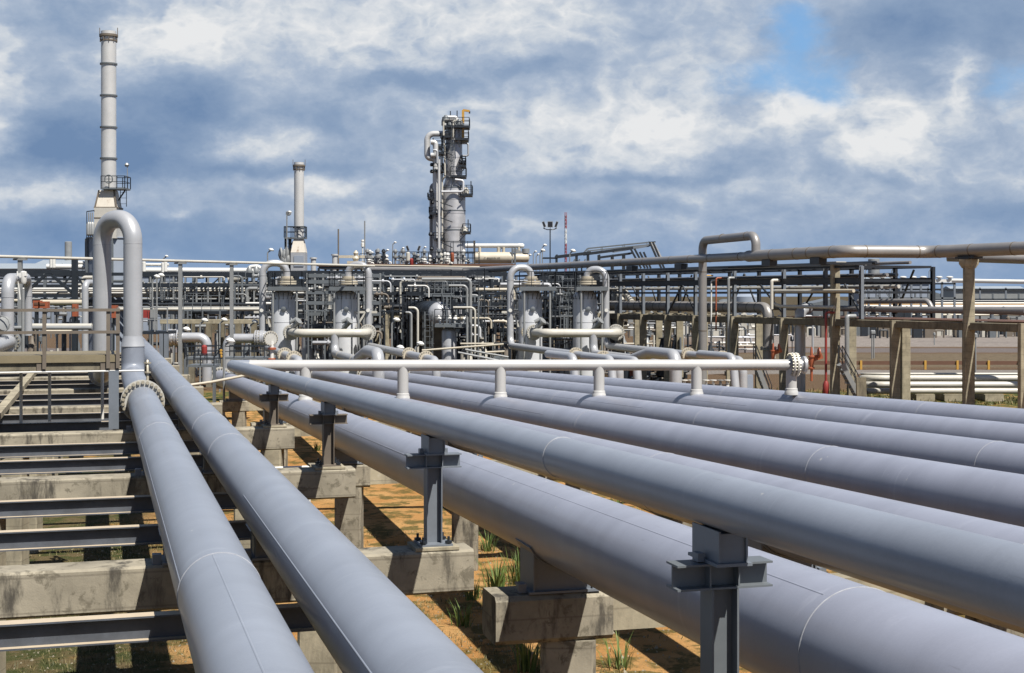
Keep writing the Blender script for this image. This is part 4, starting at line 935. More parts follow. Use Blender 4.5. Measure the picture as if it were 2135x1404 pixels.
# stack platform to the right side of the stack
k = MB(); k.box(c+V(16*m, -.2, zz(395)), (50*m, 44*m, .14)); k.build('platform_deck', 'grey_steel', t)
k = MB(); rail(k, [c+V(-8*m, -22*m-.2, zz(394)), c+V(41*m, -22*m-.2, zz(394)), c+V(41*m, 22*m-.2, zz(394)), c+V(-8*m, 22*m-.2, zz(394))], .95, step=.7, r=.03); k.build('platform_railing', 'dark_steel', t)
k = MB(); ladder(k, c+V(34*m, -12*m, zz(432)), zz(396), .5); k.bar(c+V(24*m, -15*m, zz(420)), c+V(40*m, -15*m, zz(396)), .1); k.build('ladder', 'dark_steel', t)
k = MB(); k.tube([c+V(39*m, 0, zz(394)), c+V(39*m, 0, zz(347))], .035, 6); k.lathe([(.12, 0), (.2, .15), (.1, .3)], c+V(38*m, 0, zz(348)), Zu, 8); k.build('lamp', 'galv', t)
k = MB(); ring_ = [c+V(8*m+math.cos(a)*.32, -r-.5, zz(376)+math.sin(a)*.32) for a in [i*math.pi/8 for i in range(17)]]; k.tube(ring_, .05, 6); k.bar(ring_[0], ring_[8], .05); k.bar(ring_[4], ring_[12], .05); k.build('damper_wheel', 'grey_steel', t)
for i, dx in enumerate((-34, -30, -26)):
    k = MB(); k.tube([c+V(dx*m, -1, zz(497)), c+V(dx*m, -1, zz(445))], .05, 8); k.lathe([(.1, 0), (.2, .1), (.2, .9), (.08, 1.1)], c+V(dx*m, -1, zz(493)), Zu, 10); k.build('vent_pipe', 'galv', t)
k = MB(); k.bar(c+V(-38*m, -1, zz(443)), c+V(-22*m, -1, zz(441)), .08); k.bar(c+V(-38*m, -1, zz(443)), c+V(-38*m, -1, zz(497)), .05); k.build('hoist_frame', 'dark_steel', t)
# second heater
t, c, m, zz, r = heater(623.5, 150, 20.5, 339, 346, (475,), 500, None, None, 'smaller fired heater with plain grey stack above the left pair of vessels', 'stack_metal')
frustum(t, c, zz(527), 30*m, 30*m, zz(500), 20*m, 20*m, 'stack_rusty', 'hood')
frustum(t, c, zz(575), 30*m, 32*m, zz(527.4), 30*m, 32*m, 'silver', 'duct')
k = MB(); k.box(c+V(2*m, -16.4*m, zz(545)), (20*m, .12, 22*m)); k.build('access_door', 'shed_grey', t)
k = MB(); k.lathe([(1.0, zz(585)), (14.5*m, zz(622)), (14.5*m, 0)][::-1], c+V(1.0, 0, 0), Zu, 28); k.build('shell', 'silver', t)
for y in (616, 652): k = MB(); k.ring(c+V(1.0, 0, zz(y)), Zu, 14.5*m, .07, .12, 28); k.build('shell_band', 'grey_steel', t)
k = MB(); k.box(c+V(-7*m, 0, zz(497)), (44*m, 26*m, .16)); k.build('platform_deck', 'grey_steel', t)
k = MB(); rail(k, [c+V(-29*m, -13*m, zz(496)), c+V(14*m, -13*m, zz(496)), c+V(14*m, 13*m, zz(496)), c+V(-29*m, 13*m, zz(496))], 1.15, step=.8, r=.035, closed=True); k.build('platform_railing', 'dark_steel', t)
k = MB(); k.bar(c+V(-19*m, 0, zz(497)), c+V(-19*m, 0, 0), .3); k.bar(c+V(-27*m, 0, zz(497)), c+V(-27*m, 0, 0), .2); k.bar(c+V(-19*m, 0, zz(515)), c+V(-8*m, 0, zz(498)), .12); ladder(k, c+V(-24*m, -.3, zz(560)), zz(497), .5); k.build('ladder_frame', 'dark_steel', t)
for dx, y0, y1 in ((-25, 497, 446), (-6, 497, 462)):
    k = MB(); k.tube([c+V(dx*m, 0, zz(y0)), c+V(dx*m, 0, zz(y1))], .05, 6); k.lathe([(.1, 0), (.28, .1), (.28, .4), (.1, .5)], c+V(dx*m+.15, 0, zz(y1)-.2), Zu, 8); k.build('lamp', 'galv', t)
for i in range(7):
    q = c+V((-36+i*2.4)*m, -.6, zz(556)+random.uniform(0, 1.4)); k = MB(); k.lathe([(.15, -.4), (.3, 0), (.25, .4), (.1, .8)], q, Zu, 10); k.tube([q, q-Zu*1.6], .1, 8); k.build('valve', 'galv', t)
shapely_text('T M B', .55, c+V(-1.2, -14.6*m, zz(623)), Xu, Zu, 'ink', t)
# ------------------------------------------------------------------ distillation column
Y = 200; m = Y/F; c = gz(946.5, Y); zz = lambda y: CZ-(y-HY)*m
t = thing('distillation_column', 'tall silver distillation column with platforms and pipes, centre of the plant', 'tower', c)
k = MB(); k.lathe([(24*m, 0), (24*m, zz(394)), (17.5*m, zz(372)), (17.2*m, zz(268)), (14*m, zz(258)), (7*m, zz(253)), (.3, zz(252))], c, Zu, 48); k.build('shell', 'cladding', t)
for y in (392, 372, 440, 480, 300): k = MB(); k.ring(c+Zu*zz(y), Zu, (24 if y > 385 else 17.4)*m, .04, .15, 48); k.build('shell_band', 'grey_steel', t)
def col_pipe(pts, r, mm='silver_worn', bend=None):
    k = MB(); k.tube([c+V((x-946.5)*m, d, zz(y)) for x, y, d in pts], r*m, 16, bend if bend is not None else r*m*2.2, 7); return k.build('process_pipe', mm, t)
col_pipe([(909, 550, -1), (909, 332, -1), (891.5, 332, -1), (891.5, 281, -1), (936, 281, -1)], 6.2, 'stack_metal')
col_pipe([(900, 550, .2), (900, 388, .2), (908, 384, .2)], 4.8, 'clad_pipe')
col_pipe([(900, 327, -2), (910, 327, -2), (910, 300, -2), (900, 300, -2)], 5.2, 'stack_metal')
col_pipe([(925, 262, 0), (925, 246, 0), (952, 246, 0), (952, 256, 0)], 5, 'stack_metal', 1.0)
col_pipe([(923, 550, -1.4), (923, 378, -1.4), (929, 370, -1.6), (926, 262, -1.6), (926, 254, -1.6), (945, 254, -1.6)], 2.0, 'white_pipe')
col_pipe([(918, 550, -.8), (918, 318, -.8)], 1.7, 'stack_metal')
col_pipe([(946, 290, -1.7), (946, 256, -1.7), (952, 253, -1)], 1.8, 'white_pipe')
col_pipe([(963, 300, -.5), (976.5, 300, -.5), (976.5, 326, -.5), (963, 326, -.5)], 2.0, 'silver')
col_pipe([(922, 402, -1.9), (967, 402, -1.9), (967, 379, -1.9), (950, 377, -1.9)], 2.3, 'vessel_silver')
col_pipe([(926, 286, -2), (926, 258, -2)], 1.6, 'white_pipe')
col_pipe([(917, 550, -2.2), (917, 336, -2.2)], 2.6, 'stack_metal'); col_pipe([(913, 550, 1.5), (913, 345, 1.5), (925, 345, 1.5)], 2.4, 'clad_pipe'); col_pipe([(921, 550, .8), (921, 300, .8), (930, 300, .8)], 1.8, 'clad_pipe'); col_pipe([(906, 318, -3), (914, 318, -3), (914, 345, -3)], 2.4, 'silver')
def col_plat(x0, x1, y, hgt, d0=-1.9, d1=1.5):
    a, b = c+V((x0-946.5)*m, 0, zz(y)), c+V((x1-946.5)*m, 0, zz(y))
    k = MB(); k.box((a+b)/2+V(0, (d0+d1)/2, 0), (b.x-a.x, d1-d0, .3)); k.bar(a+V(.5, d0, -.2), V(c.x+(12 if a.x > c.x else -2)*m, c.y+d0, zz(y)-1.2), .12); k.build('platform_deck', 'dark_steel', t)
    k = MB(); rail(k, [a+V(0, d0, .1), b+V(0, d0, .1), b+V(0, d1, .1), a+V(0, d1, .1)], hgt, step=.9, r=.04, closed=True); k.build('platform_railing', 'dark_steel', t)
for pl in ((924, 979, 267, 1.15), (950, 977, 293, 1.15), (919, 944, 288, .4), (940, 972, 370, 1.2), (962, 985, 408, 1.2), (966, 981, 486, 1.1), (904, 922, 309, 1.1), (964, 971, 349, 1.3), (960, 971, 340, .6), (905, 928, 322, 1.0), (905, 925, 358, .9), (893, 905, 415, .6), (896, 922, 447, .8), (905, 926, 500, .8)): col_plat(*pl)
k = MB(); k.bar(c+V(19.5*m, -1, zz(295)), c+V(19.5*m, -1, zz(232)), .34); k.bar(c+V(19*m, -1, zz(232)), c+V(33*m, -1, zz(234)), .3); k.build('davit', 'yellow_paint', t)
k = MB(); k.bar(c+V(33*m, -1, zz(234)), c+V(33*m, -1, zz(239)), .2); k.build('davit_hook', 'dark_steel', t)
for x, y0, y1 in ((939, 252, 232), (953, 252, 231), (982, 408, 378), (976, 486, 458)): k = MB(); k.bar(c+V((x-946.5)*m, 0, zz(y0)), c+V((x-946.5)*m, 0, zz(y1)), .14); k.build('rod', 'dark_steel', t)
k = MB(); ladder(k, c+V(-2*m, -17.4*m-.25, zz(370)), zz(267), .55, Xu, True); k.build('ladder', 'grey_steel', t)
for x, y in ((972, 400), (970, 481), (930, 250), (938, 260), (948, 261), (958, 258), (962, 262)): k = MB(); k.lathe([(.15, -.6), (.45, -.5), (.45, .1), (.15, .5)], c+V((x-946.5)*m, -1.2, zz(y)), Zu, 10); k.build('valve', 'white_pipe' if x > 965 else 'grey_steel', t)
for y in (346, 360, 400, 424, 455, 490, 520): k = MB(); k.bar(c+V(-46*m, -.6, zz(y)), c+V(-22*m, -.6, zz(y)), .14); k.lathe([(.2, -.2), (.3, 0), (.2, .3)], c+V(-(48-(y % 7))*m, -1.2, zz(y)), Zu, 8); k.build('pipe_bracket', 'dark_steel', t)
# exchanger drums beside the column
Y = 188; m = Y/F; zz = lambda y: CZ-(y-HY)*m
t = thing('heat_exchanger', 'pale horizontal exchanger drum with lettering, right of the distillation column', 'heat exchanger', gz(1040, Y)+Zu*zz(556))
xx = lambda p: (p-HX)*m
k = MB(); r_ = 12*m; k.lathe([(r_*.6, xx(988)-.0), (r_, xx(990)), (r_, xx(1060)), (r_*1.0, xx(1066)), (r_*.8, xx(1077)), (r_*.8, xx(1098)), (r_*.6, xx(1102)), (.1, xx(1104))], V(0, Y, zz(538)), Xu, 28); k.build('drum', 'cream_pipe', t)
k = MB(); r2 = 4.7*m; k.lathe([(r2, xx(970)), (r2, xx(1080)), (r2*1.1, xx(1081)), (r2*1.1, xx(1090)), (r2*.6, xx(1093))], V(0, Y+.5, zz(512.5)), Xu, 20); k.build('upper_pipe', 'white_paint', t)
for p_ in (1000, 1039, 1050, 1082): k = MB(); k.tube([V(xx(p_), Y+.4, zz(515)), V(xx(p_), Y+.4, zz(530))], .2, 10); k.build('nozzle', 'cream_pipe', t)
for p_ in (1068, 1074): k = MB(); k.bar(V(xx(p_), Y-.6, zz(556)), V(xx(p_), Y-.6, zz(518)), .22); k.build('saddle', 'grey_steel', t)
k = MB(); k.bar(V(xx(1070), Y, zz(521)), V(xx(1092), Y, zz(531)), .5); k.lathe([(.1, 0), (.5, .1), (.5, .7)], V(xx(1096), Y, zz(530)), Zu, 12); k.build('nozzle', 'galv', t)
shapely_text('C 8060.01.02', .40, V(xx(1026), Y-r_-.03, zz(541.5)), Xu, Zu, 'ink', t)
k = MB(); k.bar(gz(989, 187), gz(989, 187)+Zu*(CZ-(502-HY)*187/F), .26, .26); k.solo('steel_post', 'brown_steel', 'dark steel post at the left end of the exchanger drum', 'post')
# ------------------------------------------------------------------ central air cooler deck (top about y 550)
Y = 150; m = Y/F; zz = lambda y: CZ-(y-HY)*m; xx = lambda p: (p-HX)*m
t = thing('equipment_deck', 'long dark equipment deck with red edge below the distillation column', 'platform', gz(880, Y))
k = MB(); k.box(V((xx(660)+xx(1075))/2, Y+3, zz(553)), (xx(1075)-xx(660), 6, .25)); k.build('deck', 'rail_brown', t)
k = MB(); k.box(V((xx(660)+xx(1075))/2, Y+3, zz(558)), (xx(1075)-xx(660)-.4, 5.8, .3)); k.build('deck_beam', 'dark_steel', t)
for a_, b_, h in ((750, 800, 1.1), (818, 1000, 1.3), (930, 990, 2.4)): k = MB(); rail(k, [V(xx(a_), Y+.1, zz(551)), V(xx(b_), Y+.1, zz(551))], h, step=.8, r=.03); k.build('railing', 'dark_steel', t); k = MB(); rail(k, [V(xx(a_)+.3, Y+4, zz(551)), V(xx(b_)-.2, Y+4, zz(551))], h, step=1.1, r=.03); k.build('railing', 'dark_steel', t)
for p_ in range(664, 1080, 26):
    for yy in (.2, 5.6): k = MB(); k.bar(V(xx(p_), Y+yy, 0), V(xx(p_), Y+yy, zz(559)), .22); k.build('column', 'dark_steel', t)
random.seed(21)
for i in range(46):
    p_ = random.choice([random.uniform(760, 800), random.uniform(770, 990), random.uniform(820, 985)]); yy = random.uniform(.4, 5); q = V(xx(p_), Y+yy, zz(551)); h = random.uniform(.5, 1.6)
    k = MB(); k.lathe([(.1, 0), (.12, h*.4), (.28, h*.45), (.28, h*.6), (.14, h*.62), (.14, h*.8), (.24, h*.85), (.2, h), (.05, h*1.08)], q, Zu, 9); k.tube([q+Zu*h*.3, q+V(.5, 0, h*.3), q+V(.5, 0, 0)], .07, 6, .1)
    mm = random.choice(['galv', 'white_paint', 'white_pipe', 'dark_steel', 'grey_steel', 'galv']); LATER.append((p_, mm, 'valve on the equipment deck', k.solo('valve', mm, '', 'valve', 'valves on the central equipment deck')))
for i, (p_, y0, mm, r_) in enumerate(((851, 528, 'white_pipe', .22), (943, 529, 'orange_paint', .2), (858, 541, 'red_paint', .2))):
    k = MB(); q = V(xx(p_), Y-.1, zz(y0)); k.lathe([(r_*.6, -.9), (r_, -.8), (r_, 0), (r_*.5, .1)], q, Zu, 12); k.solo('cylinder_valve', mm, ['white upright cylinder on the central equipment deck', 'orange lifebuoy like box on the railing below the tall column', 'red capped valve on the central equipment deck'][i], 'valve')
for i, (p_, y1, r_, mm, lab) in enumerate(((653.5, 537, 5.5, 'stack_metal', 'short brown stub stack right of the smaller heater'), (698, 530, 5.5, 'stack_metal', 'short brown stack with dark crown behind the second vessel'), (705.5, 478, 1.6, 'brown_steel', 'thin rusty brown vent stack behind the second vessel'),
        (760.5, 461, 1.4, 'galv', 'thin tall pale vent mast'), (756, 500, 1.3, 'white_paint', 'white vent pipe with bulging head beside the pale mast'))):
    k = MB(); q = gz(p_, 160); mm_ = 160/F; z1 = CZ-(y1-HY)*mm_; rr = r_*mm_
    k.lathe([(rr, 0), (rr, z1), (rr*.8, z1)], q, Zu, 16)
    if i < 2: k.ring(q+Zu*(z1-.1), Zu, rr, .12, .15, 16)
    if i == 4: k.lathe([(rr, z1-.9), (rr*2.6, z1-.8), (rr*2.6, z1-.4), (rr, z1-.3), (rr*2.6, z1-.2), (rr*2.2, z1)], q, Zu, 12)
    k.solo('vent_stack', mm, lab, 'vent stack')
k = MB(); q = gz(742, 158); z1 = CZ-(545-HY)*158/F
k.box(q+Zu*(z1-.3), (1.8, 1.4, .6)); k.lathe([(.25, 0), (.4, .3), (.2, .6), (.3, .9), (.1, 1.2)], q+Zu*z1, Zu, 10); k.bar(q+V(-1.9, 0, z1+.5), q+V(1.9, 0, z1+.5), .3); k.bar(q+Zu*0, q+Zu*z1, .3)
k.solo('damper_unit', 'cream_pipe', 'cream damper unit left of the pale vent mast', 'equipment')
# floodlight masts and lamp posts
def flood(px, ytop, Y, s, lab, heads, ybase=None):
    m = Y/F; c = gz(px, Y); z = CZ-(ytop-HY)*m; t = thing('floodlight_mast', lab, 'floodlight', c)
    k = MB(); k.tube([c, c+Zu*z], [.14*s, .09*s], 10); k.build('mast', 'dark_steel', t)
    k = MB(); k.tube([c+V(-1.1*s, 0, z+.15*s), c+V(-.5*s, -.2, z-.1*s), c+V(.5*s, -.2, z-.1*s), c+V(1.1*s, 0, z+.15*s)], .07*s, 8); k.build('cross_arm', 'dark_steel', t)
    for dx in heads:
        a = dx*.45; q = c+V(dx*1.0*s, -.2, z+.75*s)
        k = MB(); ax = V(math.cos(a*.8), 0, -math.sin(a*.8)); k.box(q, (.85*s if dx == 0 else .4*s, .5*s, .95*s), ax, Yu, V(math.sin(a*.8), 0, math.cos(a*.8))); hd_ = k.build('lamp_head', 'galv', t)
        k = MB(); k.box(q-Yu*(.26*s), (.7*s if dx == 0 else .3*s, .03, .78*s), ax, Yu, V(math.sin(a*.8), 0, math.cos(a*.8))); k.build('lens', 'black_lens', hd_)
        k = MB(); k.bar(q-Zu*.45*s, c+V(dx*.9*s, 0, z), .08*s); k.build('bracket', 'dark_steel', t)
flood(1147, 478, 170, .74, 'tall dark floodlight mast with three lamp heads, left of the striped tower', (-1, 0, 1))
flood(862, 527, 165, .65, 'small twin floodlight on the central equipment deck', (-1, 1))
lt = [(1043, 517, 200, .0), (1131, 512, 170, .3), (1112, 525, 180, .0), (1101, 532, 190, 0), (1118, 531, 185, 0), (1126, 523, 150, .4), (1188, 524, 130, .4), (598, 443, 148, .2), (558, 522, 120, .3), (771, 527, 170, 0), (803, 522, 165, 0), (819, 506, 175, 0), (836, 518, 185, 0), (882, 516, 190, 0),
      (318, 578, 95, .3), (327, 575, 96, .3), (1804, 562, 220, 0), (1859, 562, 230, 0), (1937, 563, 230, 0), (340, 535, 120, 0), (817, 668, 90, .35), (866, 718, 84, .35), (824, 726, 82, .35), (467, 712, 68, .35), (417, 669, 90, .3), (458, 668, 92, .3), (522, 672, 92, .3), (378, 688, 80, .35), (480, 712, 84, .3)]
seen = {}
ldesc = ['above the exchanger drum', 'left of the floodlight mast', 'right of the exchanger drum', 'low, right of the exchanger end', 'low, left of the floodlight mast', 'bright headed, under the floodlight mast', 'bright headed, beside the striped tower base', 'above the smaller heater platform', 'left of the smaller heater', 'right of the pale vent mast',
         'second right of the pale vent mast', 'tallest on the central deck', 'left of the twin floodlight', 'left of the tall column base', 'left of a close pair right of the tall loop', 'right of a close pair right of the tall loop', 'right of the dark steel frame', 'over the cooler bank', 'right over the cooler bank', 'just right of the tall pipe loop',
         'left of the dome ended drum', 'by the header, left of the dome ended drum', 'second by the header, left of the dome ended drum', 'by the dark railing left of the header bend', 'first along the concrete wall at left', 'second along the concrete wall at left', 'third along the concrete wall at left', 'above the stairs at left', 'white headed, right of the flanged elbow']
for i, (px, y, Y, hs) in enumerate(lt):
    m = Y/F; c = gz(px, Y); z = CZ-(y-HY)*m; t = thing('lamp_post', 'thin lamp post %s' % ldesc[i], 'lamp post', c, 'small lamp posts of the plant')
    k = MB(); k.tube([c, c+Zu*(z-.2), c+V(.3, 0, z)], .045+Y*.0001, 7, .2); k.build('pole', 'galv', t)
    k = MB(); s_ = .12+hs*.25+Y*.0004; k.lathe([(.3*s_, -.3*s_), (s_*.9, -.15*s_), (s_, .2*s_), (.4*s_, .7*s_)], c+V(.3, 0, z), V(.25, 0, 1), 10); k.build('lamp_head', 'white_paint', t)
# striped lattice tower
Y = 300; m = Y/F; c = gz(1179.5, Y); zz = lambda y: CZ-(y-HY)*m
t = thing('lattice_tower', 'slim red and white lattice radio tower', 'radio tower', c)
for y0, y1, mm in ((640, 508, 'red_paint'), (508, 477, 'white_paint'), (477, 443, 'red_paint')):
    k = MB(); h = .24
    for i in range(3):
        a_ = i*2.094+.5; k.bar(c+V(math.cos(a_)*h, math.sin(a_)*h, zz(y0)), c+V(math.cos(a_)*h, math.sin(a_)*h, zz(y1)), .09)
    n_ = int((zz(y1)-zz(y0))/.7)
    for j in range(n_):
        for i in range(3):
            a_, b_ = i*2.094+.5, (i+1)*2.094+.5; z0, z1 = zz(y0)+j*.7, zz(y0)+(j+1)*.7
            if j % 2: a_, b_ = b_, a_
            k.bar(c+V(math.cos(a_)*h, math.sin(a_)*h, z0), c+V(math.cos(b_)*h, math.sin(b_)*h, z1), .07)
    k.build('mast_section', mm, t)
# dark inclined frame at 1150-1385
Y = 150; m = Y/F; zz = lambda y: CZ-(y-HY)*m; xx = lambda p: (p-HX)*m
t = thing('conveyor_frame', 'dark inclined steel frame with ladder rungs behind the overhead pipe', 'steel frame', gz(1270, Y))
def bb(a, b, w, nm='beam', mm='dark_steel', dy=0):
    k = MB(); k.bar(V(xx(a[0]), Y+dy, zz(a[1])), V(xx(b[0]), Y+dy, zz(b[1])), w*.5); k.build(nm, mm, t)
for dy in (0, 2.2):
    bb((1132, 538), (1160, 538), .25, dy=dy); bb((1158, 536), (1232, 527), .55, dy=dy); bb((1218, 530), (1320, 517), .5, dy=dy); bb((1250, 537), (1318, 528), .4, dy=dy); bb((1320, 517), (1358, 512), .3, dy=dy)
    bb((1218, 527), (1226, 518), .2, 'beam', 'grey_steel', dy); bb((1225, 518), (1355, 505), .18, 'rail', 'grey_steel', dy); bb((1226, 523), (1355, 510), .16, 'rail', 'grey_steel', dy); bb((1280, 524), (1352, 512), .45, 'beam', 'blue_steel', dy)
    for p_ in (1161, 1203, 1227, 1250, 1278, 1302): bb((p_, 640), (p_, 531), .36, 'post', 'dark_steel', dy)
    for p_, y in ((1226, 518), (1256, 515), (1302, 510), (1353, 504)): bb((p_, y+10), (p_, y-1), .14, 'post', 'grey_steel', dy)
for x0, x1, y0, y1 in ((1314, 1336, 519, 560), (1322, 1344, 519, 560), (1333, 1350, 526, 560), (1341, 1356, 526, 560), (1354, 1378, 506, 560), (1360, 1384, 505, 560)): bb((x0, y0), (x1, y1), .4, 'stringer', 'dark_steel', -.4)
k = MB()
for i in range(16): k.bar(V(xx(1356+i*1.5), Y-.45, zz(507+i*2.9)), V(xx(1364+i*1.5), Y-.45, zz(507+i*2.9)), .09)
k.build('rungs', 'cream_pipe', t)
bb((1352, 506), (1366, 505), .25, 'beam', 'dark_steel', -.4)
for x0 in (1190, 1200, 1212): bb((x0, 560), (x0+8, 541), .3, 'brace', 'grey_steel', -.6)
# ------------------------------------------------------------------ left background
L0_, L1_ = V((-60-HX)/F*67, 67, CZ+81.5*67/F), P(575, 549.5, 84)
pipe('overhead_line', 'long thin white overhead pipe on tall posts crossing the left half', [L0_, L1_, P(780, 555, 92)], .075, 'white_pipe', n=10, bend=.4)
for i, px in enumerate((42, 376, 483)):
    d = (L1_-L0_); mm = (px-HX)/F; s = (mm*L0_.y-L0_.x)/(d.x-mm*d.y); q = L0_+d*s
    k = MB(); b = V(q.x, q.y, 0); k.bar(b, q-Zu*.16, .19, .19); k.box(q-Zu*.12, (.62, .3, .09)); k.solo('pipe_post', 'galv', 'tall pale post under the thin overhead pipe, %s' % ['far left beside the small loop', 'left of two right of the tall loop', 'right of two right of the tall loop'][i], 'post', 'posts under the thin overhead pipe')
# dark truss at far left
Y = 92; m = Y/F
t = thing('steel_truss', 'dark steel truss with diagonal braces at far left behind the railing', 'steel truss', gz(90, Y))
for a, b, w in (((-60, 566), (178, 568), .22), ((-60, 580), (178, 583), .12), ((-60, 617), (160, 617), .2), ((66, 600), (95, 574), .16), ((95, 573), (108, 573), .2), ((108, 574), (152, 612), .18), ((132, 594), (150, 574), .1), ((112, 622), (130, 640), .2), ((160, 574), (175, 598), .1)):
    k = MB(); k.bar(P(a[0], a[1], Y), P(b[0], b[1], Y), w); k.build('truss_member', 'dark_steel', t)
for px in (-20, 156): k = MB(); k.bar(gz(px, Y), P(px, 541, Y), .34); k.build('truss_post', 'dark_steel', t)
# sheds and chimney far left
for i, (x0, x1, ye, Y) in enumerate(((-40, 106, 561, 232), (74, 200, 553, 245), (200, 345, 572, 250))):
    a, b = P(x0, ye, Y), P(x1, ye, Y)
    t = thing('shed', ['pale roofed grey shed at far left behind the small loop', 'grey shed with flat pale roof left of the tallest heater', 'grey blue shed right of the tall loop'][i], 'building', V((a.x+b.x)/2, Y, 0))
    k = MB(); k.box(V((a.x+b.x)/2, Y+5, a.z/2), (b.x-a.x, 10, a.z)); k.build('wall', 'shed_grey', t)
    k = MB(); k.prism([(-5.4, 0), (5.4, 0), (5.4, .1), (0, 1.0), (-5.4, .1)], V(a.x-.3, Y+5, a.z), V(b.x+.3, Y+5, a.z)); k.build('roof', 'roof_grey', t)
    for j in range(7):
        k = MB(); xq = a.x+(b.x-a.x)*(j+.5)/7; k.box(V(xq, Y-.03, a.z*.62), (.12, .1, a.z*.72)); k.build('wall_rib', 'grey_steel', t)
k = MB(); k.lathe([(.62, 0), (.62, CZ-(505-HY)*250/F), (.5, CZ-(504-HY)*250/F)], gz(142.5, 250), Zu, 18); k.solo('chimney', 'galv', 'plain pale chimney at far left above the grey sheds', 'chimney')
for i, (yy, x0, x1, r) in enumerate(((548.5, 150, 176, .14), (557, 98, 178, .22), (565, 262, 530, .24), (552.5, 262, 352, .12))):
    pipe('far_pipe', ['short white pipe left of the tallest heater, upper', 'white pipe left of the tallest heater, lower', 'thick white pipe right of the tall loop, level above the dark beam', 'short white pipe with caps right of the tall loop'][i], [P(x0, yy-1, 118), P(x1, yy, 118)], r, 'white_paint', n=12)
for i, (px, y) in enumerate(((107, 543), (112, 543), (285, 552), (300, 551), (345, 551), (340, 553))):
    k = MB(); q = P(px, y, 117); k.lathe([(.16, 0), (.16, .75), (.1, .8)], q-Zu*.6, Zu, 10); k.solo('roof_vent', 'white_paint', 'small white vent cap above the left far pipes, %s from the left' % ORD[i], 'vent')
# the long bank of pipes behind the vessels, level by level
bank = [(591.5, .07, 'white_pipe', 300, 560), (602.5, .09, 'white_paint', -60, 890), (606.5, .12, 'white_pipe', -60, 890), (611, .11, 'white_paint', -60, 890), (616.5, .15, 'cream_pipe', -60, 890), (620.5, .06, 'yellow_paint', 380, 470), (624, .1, 'galv', -60, 890), (588, .1, 'galv', -60, 300)]
for i, (yy, r, mm, x0, x1) in enumerate(bank):
    pipe('bank_pipe', '%s pipe of the long pipe bank behind the vessels, %s from its top' % ({'white_pipe': 'white', 'white_paint': 'bright white', 'cream_pipe': 'thick cream', 'yellow_paint': 'thin yellow', 'galv': 'pale grey'}[mm], ORD[[1, 2, 3, 4, 5, 6, 7, 0][i]]), [P(x0, yy, 112+i*.5), P(x1, yy, 112+i*.5)], r, mm, n=10, group='long pipe bank behind the vessels')
for i, (yy, r, mm, x0, x1, Y) in enumerate(((645, .13, 'white_pipe', 240, 548, 100), (640.5, .05, 'galv', -60, 548, 101), (635, .08, 'dark_steel', 250, 550, 101), (680.5, .14, 'white_pipe', -60, 192, 70), (684, .1, 'galv', -60, 192, 69), (692, .12, 'cream_pipe', 90, 150, 80), (631, .18, 'cream_pipe', 85, 172, 90), (627, .1, 'cream_pipe', -60, 40, 90))):
    pipe('level_pipe', '%s level pipe in the left plant, %s' % ({'white_pipe': 'white', 'galv': 'thin grey', 'dark_steel': 'dark', 'cream_pipe': 'cream'}[mm], ['long, above the concrete wall', 'long, above the thicker white one', 'over the white one right of the loop', 'behind the platform mid rail', 'below the white one behind the rail', 'short, seen through the platform rail', 'thick, left of the tallest heater', 'at the left edge'][i]), [P(x0, yy, Y), P(x1, yy, Y)], r, mm, n=10)
def rackframe(name, lab, x0, x1, step, Y, D, ys, mcol, mbeam, ytop, w=.22):
    t = thing(name, lab, 'steel frame', gz((x0+x1)/2, Y)); p_ = x0; i = 0
    while p_ < x1:
        for dy in (0, D):
            k = MB(); k.bar(gz(p_, Y)+Yu*dy, P(p_+0, ytop, Y)+Yu*dy, w); k.build('column', mcol if dy == 0 else 'dark_steel', t)
        for y in ys: k = MB(); k.bar(P(p_, y+2, Y), P(p_, y+2, Y)+Yu*D, .14, .2); k.build('cross_beam', 'dark_steel', t)
        if i % 3 == 1: k = MB(); k.bar(P(p_, ys[-1], Y), P(p_+step, ys[0], Y), .1); k.build('brace', 'dark_steel', t)
        p_ += step; i += 1
    for y in ys:
        for dy in (0, D): k = MB(); k.bar(P(x0, y, Y)+Yu*dy, P(p_-step, y, Y)+Yu*dy, .15, .26); k.build('rack_beam', mbeam, t)
    return t
rackframe('steel_rack', 'far steel rack carrying the long pipe bank, behind the vessels', -30, 900, 62, 113.5, 5, (572, 597, 628), 'grey_steel', 'dark_steel', 571)
rackframe('steel_rack', 'dark steel rack behind the dome ended drum', 560, 1075, 29, 122, 6, (568, 585, 603, 640, 660), 'dark_steel', 'dark_steel', 566, .26)
rackframe('steel_rack', 'dark steel rack among the left vessels and heater', 490, 830, 37, 134, 6, (573, 590, 650), 'grey_steel', 'dark_steel', 571, .24)
rackframe('steel_rack', 'fine grey steel rack just behind the left pair of vessels', 640, 800, 17, 104, 4, (575, 588, 610, 632, 655, 680), 'galv', 'grey_steel', 570, .13)
rackframe('steel_rack', 'fine dark steel rack around the domed drum', 800, 1085, 19, 109, 4, (572, 592, 612, 634, 668, 690), 'grey_steel', 'dark_steel', 568, .14)
rackframe('steel_rack', 'fine dark steel rack between the right pair of vessels', 1122, 1290, 15, 112, 4, (580, 600, 622, 650, 690), 'dark_steel', 'dark_steel', 574, .14)
rackframe('steel_rack', 'fine steel rack with pale posts right of the tall pipe loop', 290, 566, 24, 109, 4, (573, 594, 634, 652), 'galv', 'dark_steel', 571, .12)
random.seed(77)
